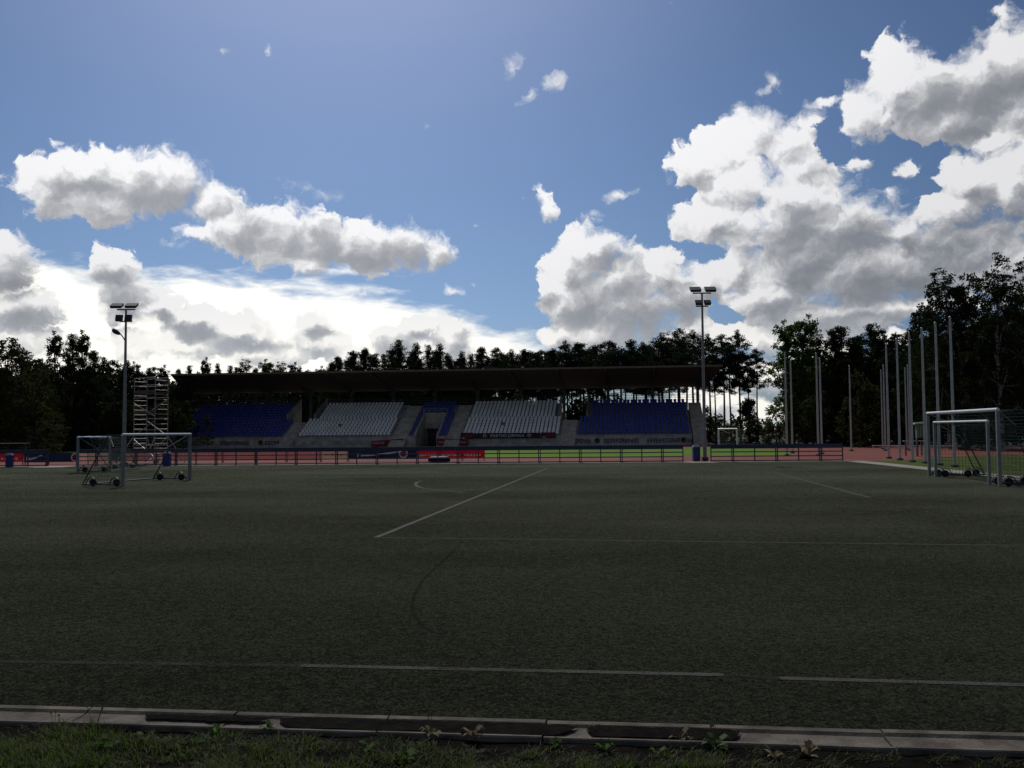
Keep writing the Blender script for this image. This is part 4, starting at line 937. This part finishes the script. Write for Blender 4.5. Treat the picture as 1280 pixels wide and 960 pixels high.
# ------------------------------------------------------------------ trees
TR = random.Random(77)
def rv(r=1.):
    while True:
        v = Vector((TR.uniform(-1,1), TR.uniform(-1,1), TR.uniform(-1,1)))
        if .01 < v.length < 1: return v*r
def leaf(mb, p, L, W, d=None):
    d = (d or rv()).normalized(); s = d.cross(rv()).normalized()*W/2
    mb.add([p, p+d*L*.5+s, p+d*L, p+d*L*.5-s], [(0,1,2,3)])
def tuft(mb, p, r, n, L, W):
    for _ in range(n):
        d = rv(); d.z = d.z*.7+.25; v = rv(r)*.85; v.z *= .75; leaf(mb, p+v, L*TR.uniform(.7,1.3), W, d)
def make_pine(h=16., crown0=.55, rad=2.3, seed=0, nb=34, top='round', bare_low=True):
    TR.seed(seed); t = MB(); c = MB(); ph = TR.uniform(0,6)
    def ax(z): f = z/h; return Vector((.25*math.sin(f*4+ph)*f, .25*math.cos(f*3+ph)*f, z))
    t.tube([ax(h*i/9) for i in range(10)], .20, 7, .04)
    for i in range(nb):
        f = crown0 + (1-crown0)*(i+TR.random())/nb; z = h*f; g = (f-crown0)/(1-crown0)
        if top == 'round': rr = rad*math.sin(math.pi*(.16+.81*g))**.8*TR.uniform(.45,1.2)
        else: rr = rad*max(.10, (1-g)**.85)*min(1,.55+g*3)*TR.uniform(.5,1.2)
        az = i*2.4+TR.uniform(-.5,.5); d = Vector((math.cos(az), math.sin(az), TR.uniform(-.10,.45)))
        p0 = ax(z); p1 = p0+d*rr*.55+Vector((0,0,-.04*rr)); p2 = p0+d*rr
        t.tube([p0, p1, p2], .05, 4, .015, caps=False)
        m = max(2, int(rr*2.6))
        for k in range(m):
            q = p0.lerp(p2, .35+.65*(k+.5)/m)+rv(.30); tuft(c, q, TR.uniform(.34,.64), 42, .33, .10)
    for k in range(6): tuft(c, ax(h*(1-.012*k*2.2))+rv(.22), .34, 24, .38, .11)
    if bare_low:
        for k in range(7):
            z = h*TR.uniform(.3, crown0); az = TR.uniform(0,6.3); t.tube([ax(z), ax(z)+Vector((math.cos(az),math.sin(az),TR.uniform(-.2,.2)))*TR.uniform(.4,1.3)], .025, 4, .008, caps=False)
    return t, c
def make_broad(h=12., rad=3.2, low=.12, seed=0, n=150, lf=.26, droop=.0, lobes=9, spread=.62, per=34):
    """trunk, limbs and leaf clumps that fill an uneven crown of several lobes"""
    TR.seed(seed); t = MB(); c = MB(); ph = TR.uniform(0,6)
    def ax(z): f = z/h; return Vector((.3*math.sin(f*3+ph)*f, .3*math.cos(f*4+ph)*f, z))
    t.tube([ax(h*.92*i/7) for i in range(8)], .03*h**.75, 7, .03)
    L = []
    for i in range(lobes):
        f = low+.1+(0.92-low)*(i+.5)/lobes; g = (f-low)/(1-low)
        rr = rad*math.sin(math.pi*min(1,g*.82+.16))**.7*TR.uniform(.45,.8); az = i*2.4+TR.uniform(-.6,.6)
        p = ax(h*f)+Vector((math.cos(az)*rr*.75, math.sin(az)*rr*.75, 0)); L.append((p, max(.8, rad*TR.uniform(.46,.72)*(1-.4*g))))
        t.tube([ax(h*f*.72), ax(h*f*.9)*.6+p*.4, p], .07, 5, .02, caps=False)
    L.append((ax(h*.94), rad*.34))
    for p, r in L:
        for k in range(max(6, int(n/lobes*(r/rad*2)**1.6))):
            d = rv(); d = d.normalized()*(d.length**.45); q = p+Vector((d.x*r, d.y*r, d.z*r*1.15))
            if q.z < h*low*.8: continue
            tw = TR.uniform(.35,.65)*spread
            for _ in range(per):
                o = rv(tw); e = rv(); e.z = e.z*(1-droop)-droop*1.2; leaf(c, q+o+Vector((0,0,-abs(o.z)*droop*1.3)), lf*TR.uniform(.7,1.6), lf*.72, e)
            if TR.random() < .25: t.tube([p, q], .02, 3, .006, caps=False)
    return t, c
def make_bush(h=2.4, rad=1.8, seed=0, n=42, lf=.17): return make_broad(h, rad, .02, seed, n, lf, .0, 7, .5, 30)
PROTO = {}
def proto(key, name, maker, tm, cm, **kw):
    t, c = maker(**kw); e = bpy.data.objects.new(name, None)
    PROTO[key] = (name, t, c, tm, cm, kw.get('h', 2.4), {})
proto('pine_a','pine_tree',make_pine,'bark_pine','needles',h=16.,crown0=.48,rad=3.0,seed=11,nb=36)
proto('pine_b','pine_tree',make_pine,'bark_pine','needles',h=16.,crown0=.50,rad=3.0,seed=12,nb=36,top='cone')
proto('pine_c','pine_tree',make_pine,'bark_pine','needles',h=16.,crown0=.52,rad=3.2,seed=13,nb=34)
proto('pine_d','pine_tree',make_pine,'bark_pine','needles',h=16.,crown0=.44,rad=3.3,seed=14,nb=40,top='cone')
proto('pine_e','pine_tree',make_pine,'bark_pine','needles',h=16.,crown0=.58,rad=2.6,seed=15,nb=28)
proto('pine_f','pine_tree',make_pine,'bark_pine','needles',h=16.,crown0=.30,rad=3.4,seed=16,nb=52,top='cone')
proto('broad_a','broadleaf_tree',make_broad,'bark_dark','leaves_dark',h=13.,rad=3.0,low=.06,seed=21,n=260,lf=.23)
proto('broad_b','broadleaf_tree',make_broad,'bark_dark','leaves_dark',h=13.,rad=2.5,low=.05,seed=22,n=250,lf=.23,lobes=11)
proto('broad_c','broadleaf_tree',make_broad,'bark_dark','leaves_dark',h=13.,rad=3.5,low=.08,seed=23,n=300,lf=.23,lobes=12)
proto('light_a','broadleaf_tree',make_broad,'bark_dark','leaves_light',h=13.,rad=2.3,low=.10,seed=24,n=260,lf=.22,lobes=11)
proto('birch_a','birch_tree',make_broad,'bark_birch','leaves_dark',h=16.,rad=3.2,low=.10,seed=31,n=420,lf=.17,droop=.45,lobes=13,spread=.75,per=40)
proto('birch_b','birch_tree',make_broad,'bark_birch','leaves_dark',h=16.,rad=4.0,low=.06,seed=32,n=560,lf=.17,droop=.45,lobes=15,spread=.75,per=40)
proto('willow','willow_tree',make_broad,'bark_dark','leaves_olive',h=10.,rad=4.2,low=.02,seed=41,n=420,lf=.20,droop=.5,lobes=14,spread=.75,per=42)
proto('bush_a','bush',make_bush,'bark_dark','leaves_dark',seed=51); proto('bush_b','bush',make_bush,'bark_dark','leaves_olive',seed=52,rad=1.5)
proto('bush_c','bush',make_bush,'bark_dark','leaves_dark',seed=53,rad=2.2)
proto('round','broadleaf_tree',make_broad,'bark_dark','leaves_dark',h=6.,rad=1.75,low=.55,seed=61,n=130,lf=.2,lobes=7)
TREES = []
def put(key, p, h, rz=None, sx=1., label=None, cat='tree', group=None, sink=.05):
    name, t, c, tm, cm, h0, memo = PROTO[key]
    rz = TR.uniform(0, 6.28) if rz is None else rz; s = h/h0
    o = empty(name, (p.x, p.y, -.1-sink), rz, label, cat, group); o.scale = (s*sx, s*sx, s)
    if not memo: memo['t'] = t.build('trunk', tm, o).data; memo['c'] = c.build('crown', cm, o).data
    else: link('trunk', memo['t'], o); link('crown', memo['c'], o)
    TREES.append(o); return o
def tree(key, px, ytop, Y, label=None, group=None, sx=1., rz=None, cat='tree'):
    q = D(px, ytop, Y); return put(key, q, q.z+.1, rz, sx, label, cat, group)
random.seed(5)
PK = ['pine_a','pine_b','pine_c','pine_d','pine_e','pine_f']
# pines behind the stand
pines = [(424,452),(440,441),(455,436),(472,438),(488,431),(500,428),(519,433),(535,434),(549,435),(563,441),(578,440),(600,436),(622,433),(640,441),(655,437),(672,438),(690,432),(708,430),(724,431),(745,428),(761,426),(777,433),(790,425),(805,430),(826,418),(847,414),(866,417)]
rr = random.Random(4)
for i, (x, y) in enumerate(pines):
    tree(rr.choice(['pine_b','pine_a','pine_c','pine_b','pine_e'] if x > 610 else ['pine_b','pine_d','pine_f','pine_a']), x, y+rr.uniform(-2,8), 147+rr.uniform(-3,7), 'tall dark pine in the row rising behind the grandstand roof', 'pines behind the grandstand', rr.uniform(1.0,1.35))
for i in range(44):
    x = 415+i*10.3+rr.uniform(-4,4)
    tree(rr.choice(['pine_a','pine_c','pine_e'] if x > 600 else ['pine_b','pine_d','pine_f']), x, 444+rr.uniform(-6,7)-max(0,(x-600)*.055)+max(0,(470-x)*.15), 158+rr.uniform(-3,8), 'pine half hidden in the second row behind the grandstand roof', 'second row of pines behind the grandstand', rr.uniform(1.0,1.35))
edge = [(886,421,'pine_a','dark pine just behind the right floodlight mast'),(903,420,'pine_e','bare-trunked pine between the floodlight mast and the tallest end pine'),(923,416,'pine_a','tallest pine at the end of the row beside the open sky'),(912,436,'pine_c','leaning pine with a long bare trunk behind the white goal'),(945,438,'pine_e','slim pine standing outermost beside the gap of sky'),(934,446,'pine_e','shorter pine between the tallest end pine and the outermost one'),(893,446,'pine_e','thin pine close to the grandstand end behind taller ones')]
for x, y, k, l in edge: tree(k, x, y, 132+rr.uniform(-3,3), l, None, 1.0)
# lower trees far behind the left half of the roof
low = [(222,462,'pine_b'),(238,459,'pine_d'),(256,455,'broad_b'),(272,457,'pine_f'),(288,459,'pine_d'),(304,455,'birch_a'),(319,461,'pine_b'),(334,455,'light_a'),(349,458,'birch_a'),(364,460,'broad_b'),(384,463,'pine_b'),(400,463,'light_a'),(413,457,'pine_d')]
for x, y, k in low: tree(k, x, y, 172+rr.uniform(-6,6), 'treetop showing just above the left half of the grandstand roof', 'treetops above the roof on the left', rr.uniform(.8,1.1))
# undergrowth of young trees behind the stand that closes the view below the roof
for i in range(30):
    x = 205+i*14.2+rr.uniform(-4,4); tree(rr.choice(['broad_a','broad_b','broad_c']), x, 484+rr.uniform(-4,6), 143+rr.uniform(-2,5), 'young leafy tree filling the dark gap between seats and roof', 'young trees behind the grandstand', rr.uniform(.9,1.25))
for i in range(14):
    x = 632+i*9.5+rr.uniform(-3,3)
    if 712 < x < 722: continue
    tree(rr.choice(['bush_a','bush_c','broad_b']), x, 505+rr.uniform(-7,8), 141+rr.uniform(-2,5), 'leafy undergrowth tree seen in slits behind the grandstand columns', 'undergrowth behind the grandstand', rr.uniform(.7,1.0))
# left wood
leftw = [(12,438,'willow',84,1.15,'broad olive-green willow, nearest tree at the photo left edge'),(-38,434,'willow',88,1.0,'olive-green willow cut by the photo left edge'),(44,468,'willow',90,.85,'shorter olive-green willow beside the black wood'),
 (30,446,'birch_a',112,1.,'loose treetop above the olive willows'),(70,426,'broad_b',108,.85,'dark treetop with a ragged top left of the tallest one'),(90,421,'pine_d',104,1.2,'tallest ragged dark tree in the left wood'),(104,425,'broad_b',106,.8,'dark tree right against the tallest one in the left wood'),(118,440,'pine_b',108,1.1,'dark conical tree stepping down from the tallest in the left wood'),(128,449,'pine_d',112,1.1,'dark tree midway between the tallest of the left wood and the mast'),(141,456,'broad_a',116,.9,'dark rounded tree left of the floodlight mast'),(158,453,'pine_f',118,1.1,'dark tree behind the floodlight mast with the street lamp'),(172,460,'broad_b',122,.9,'dark tree behind the upper deck of the scaffold'),(186,462,'pine_d',124,1.,'dark conifer behind the scaffold tower top'),(203,464,'broad_b',126,.9,'dark tree between the scaffold tower and the roof end')]
for x, y, k, Y, sx, l in leftw: tree(k, x, y, Y, l, None, sx)
for i in range(26):
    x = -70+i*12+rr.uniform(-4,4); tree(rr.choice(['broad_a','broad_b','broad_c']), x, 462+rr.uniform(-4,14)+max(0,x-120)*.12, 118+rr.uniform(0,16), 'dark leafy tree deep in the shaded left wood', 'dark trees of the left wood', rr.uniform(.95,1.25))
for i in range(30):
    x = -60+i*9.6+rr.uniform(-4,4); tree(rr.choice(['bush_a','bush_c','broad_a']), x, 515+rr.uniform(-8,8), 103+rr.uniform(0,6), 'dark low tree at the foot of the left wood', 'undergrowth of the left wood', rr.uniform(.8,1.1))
# right wood
rightw = [(984,409,'light_a',108,1.05,'light green tree at the corner of the right wood by the sky gap'),(1003,404,'light_a',106,1.05,'light green tree, taller of two at the corner of the right wood'),(1022,420,'birch_a',108,.8,'duller leafy tree behind a close pair of flagpoles'),(1040,419,'broad_b',110,.9,'dark tree between the light green pair and the rounded pine'),(1053,410,'pine_c',112,1.2,'dark pine with a rounded clump on top in the right wood'),(1072,427,'broad_a',112,.9,'dark tree in the dip behind the lone flagpole'),(1091,408,'pine_d',108,1.25,'dark pine rising behind the cluster of flagpoles'),(1103,418,'broad_b',106,.9,'dark leafy tree beside the pine behind the flagpole cluster'),(1120,424,'broad_a',104,.9,'dark tree behind the middle flagpole'),(1138,413,'pine_a',98,1.2,'dark pine leaning out just before the tall birches'),(1152,395,'broad_b',92,.9,'dark tree stepping up towards the tall birches'),
 (1163,380,'broad_c',84,.8,'dark rounded tree at the shoulder of the tall birches'),(1181,350,'birch_a',80,.95,'tall drooping birch, slimmer of the two at the right'),(1246,340,'birch_b',74,.9,'tallest broad birch at the photo right edge'),(1215,362,'broad_c',82,.8,'dark tree filling the notch between the two tall birches'),(1284,345,'birch_b',76,.95,'broad birch cut by the photo right edge'),(1200,380,'birch_a',78,.8,'lower birch below the notch of the tall ones'),(970,497,'pine_e',122,.8,'small thin pine standing in the gap of sky')]
for x, y, k, Y, sx, l in rightw: tree(k, x, y, Y, l, None, sx)
for i in range(24):
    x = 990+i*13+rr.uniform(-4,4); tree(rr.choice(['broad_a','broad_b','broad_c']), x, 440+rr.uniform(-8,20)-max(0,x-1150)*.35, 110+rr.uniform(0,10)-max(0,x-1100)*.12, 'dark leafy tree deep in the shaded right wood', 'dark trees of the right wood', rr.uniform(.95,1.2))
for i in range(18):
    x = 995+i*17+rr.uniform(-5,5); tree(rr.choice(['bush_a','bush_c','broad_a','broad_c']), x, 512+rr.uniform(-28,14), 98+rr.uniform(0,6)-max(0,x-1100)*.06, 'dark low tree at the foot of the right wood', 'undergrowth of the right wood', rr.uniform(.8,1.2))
for x, y, Y, l in ((1075,489,92,'sunlit leafy bush before the right wood behind the lone flagpole'),(1225,480,78,'spreading leafy bush under the tallest birch')): tree('bush_b', x, y, Y, l, None, .75, cat='bush')
# gap between stand and right wood: round tree, hedges
o = tree('round', 937, 505, 126, 'small round-headed tree in the gap beside the bare pine trunks', None, 1.0)
hed = [(906,534,'bush_a',118,1.3,'dark hedge bush behind the white goal, nearer the mast'),(925,531,'bush_c',120,1.2,'dark hedge bush directly behind the white goal'),(945,526,'bush_c',118,1.1,'tall dark hedge bush just past the white goal'),(960,533,'bush_b',112,1.0,'olive bush below the gap of sky'),(975,536,'bush_a',116,1.3,'dark bush between the gap of sky and the green trees'),(893,527,'bush_c',124,1.0,'dark bush by the grandstand end behind the pale car'),(884,510,'broad_b',126,.8,'leafy tree against the grandstand end wall')]
for x, y, k, Y, sx, l in hed: tree(k, x, y, Y, l, None, sx, cat='bush' if k.startswith('bush') else 'tree')
# far wood that closes the horizon, one mass
mb = MB(); TR.seed(99)
for i in range(1500):
    az = R(TR.uniform(-60, 60)); d = TR.uniform(330, 380); q = Vector((math.sin(az)*d, math.cos(az)*d, TR.uniform(0,1)**1.4*5.5*(1+.4*math.sin(az*37))))
    for _ in range(9): leaf(mb, q+rv(1.6), 1.3, .9)
tag(mb.build('far_woods', 'leaves_dark'), kind='stuff')

# deep wood behind the trees on both sides, one dark mass that reads as a whole
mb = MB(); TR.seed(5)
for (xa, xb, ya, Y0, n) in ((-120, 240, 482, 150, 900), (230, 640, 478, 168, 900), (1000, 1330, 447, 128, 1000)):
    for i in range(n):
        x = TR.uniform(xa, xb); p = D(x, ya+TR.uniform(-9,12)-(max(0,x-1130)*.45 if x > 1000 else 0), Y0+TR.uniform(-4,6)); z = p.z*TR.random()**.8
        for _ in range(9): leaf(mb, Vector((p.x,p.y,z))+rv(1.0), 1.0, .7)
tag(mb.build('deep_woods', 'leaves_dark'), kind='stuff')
# ------------------------------------------------------------------ labels of the weeds
WL = ['bright leafy weed under the kerb with a pale seed stalk, farthest along on the left','small weed low in the thick grass, at the photo bottom left','small weed among thick grass, third from the left edge','bright leafy weed with a seed stalk right below a plain kerb stone','small weed tucked against the kerb lip','bright weed right at the kerb lip below the soil-filled channel','small weed at the lower edge where grass thins to soil','pale dry weed with stalk against the dark kerb face','pale dry weed next to the taller dry one at the kerb','small green weed on bare soil near the middle','small green weed with a stalk on bare soil past the middle','pale dry weed at the kerb lip above bare soil','bright small weed with stalk on the black soil','bright green leafy weed low on the black soil','pale dry weed beside a bright one on the right','pale dry weed, outermost on the right soil','small weed at the bottom edge near the middle','small weed in grass between two clumps on the left']
for (o, px, py, kd), l in zip(WEED_OBJS, WL): tag(o, l, 'weed', 'weeds along the kerb')
scene.cycles.use_adaptive_sampling = True; scene.cycles.adaptive_threshold = .015; scene.cycles.adaptive_min_samples = 24
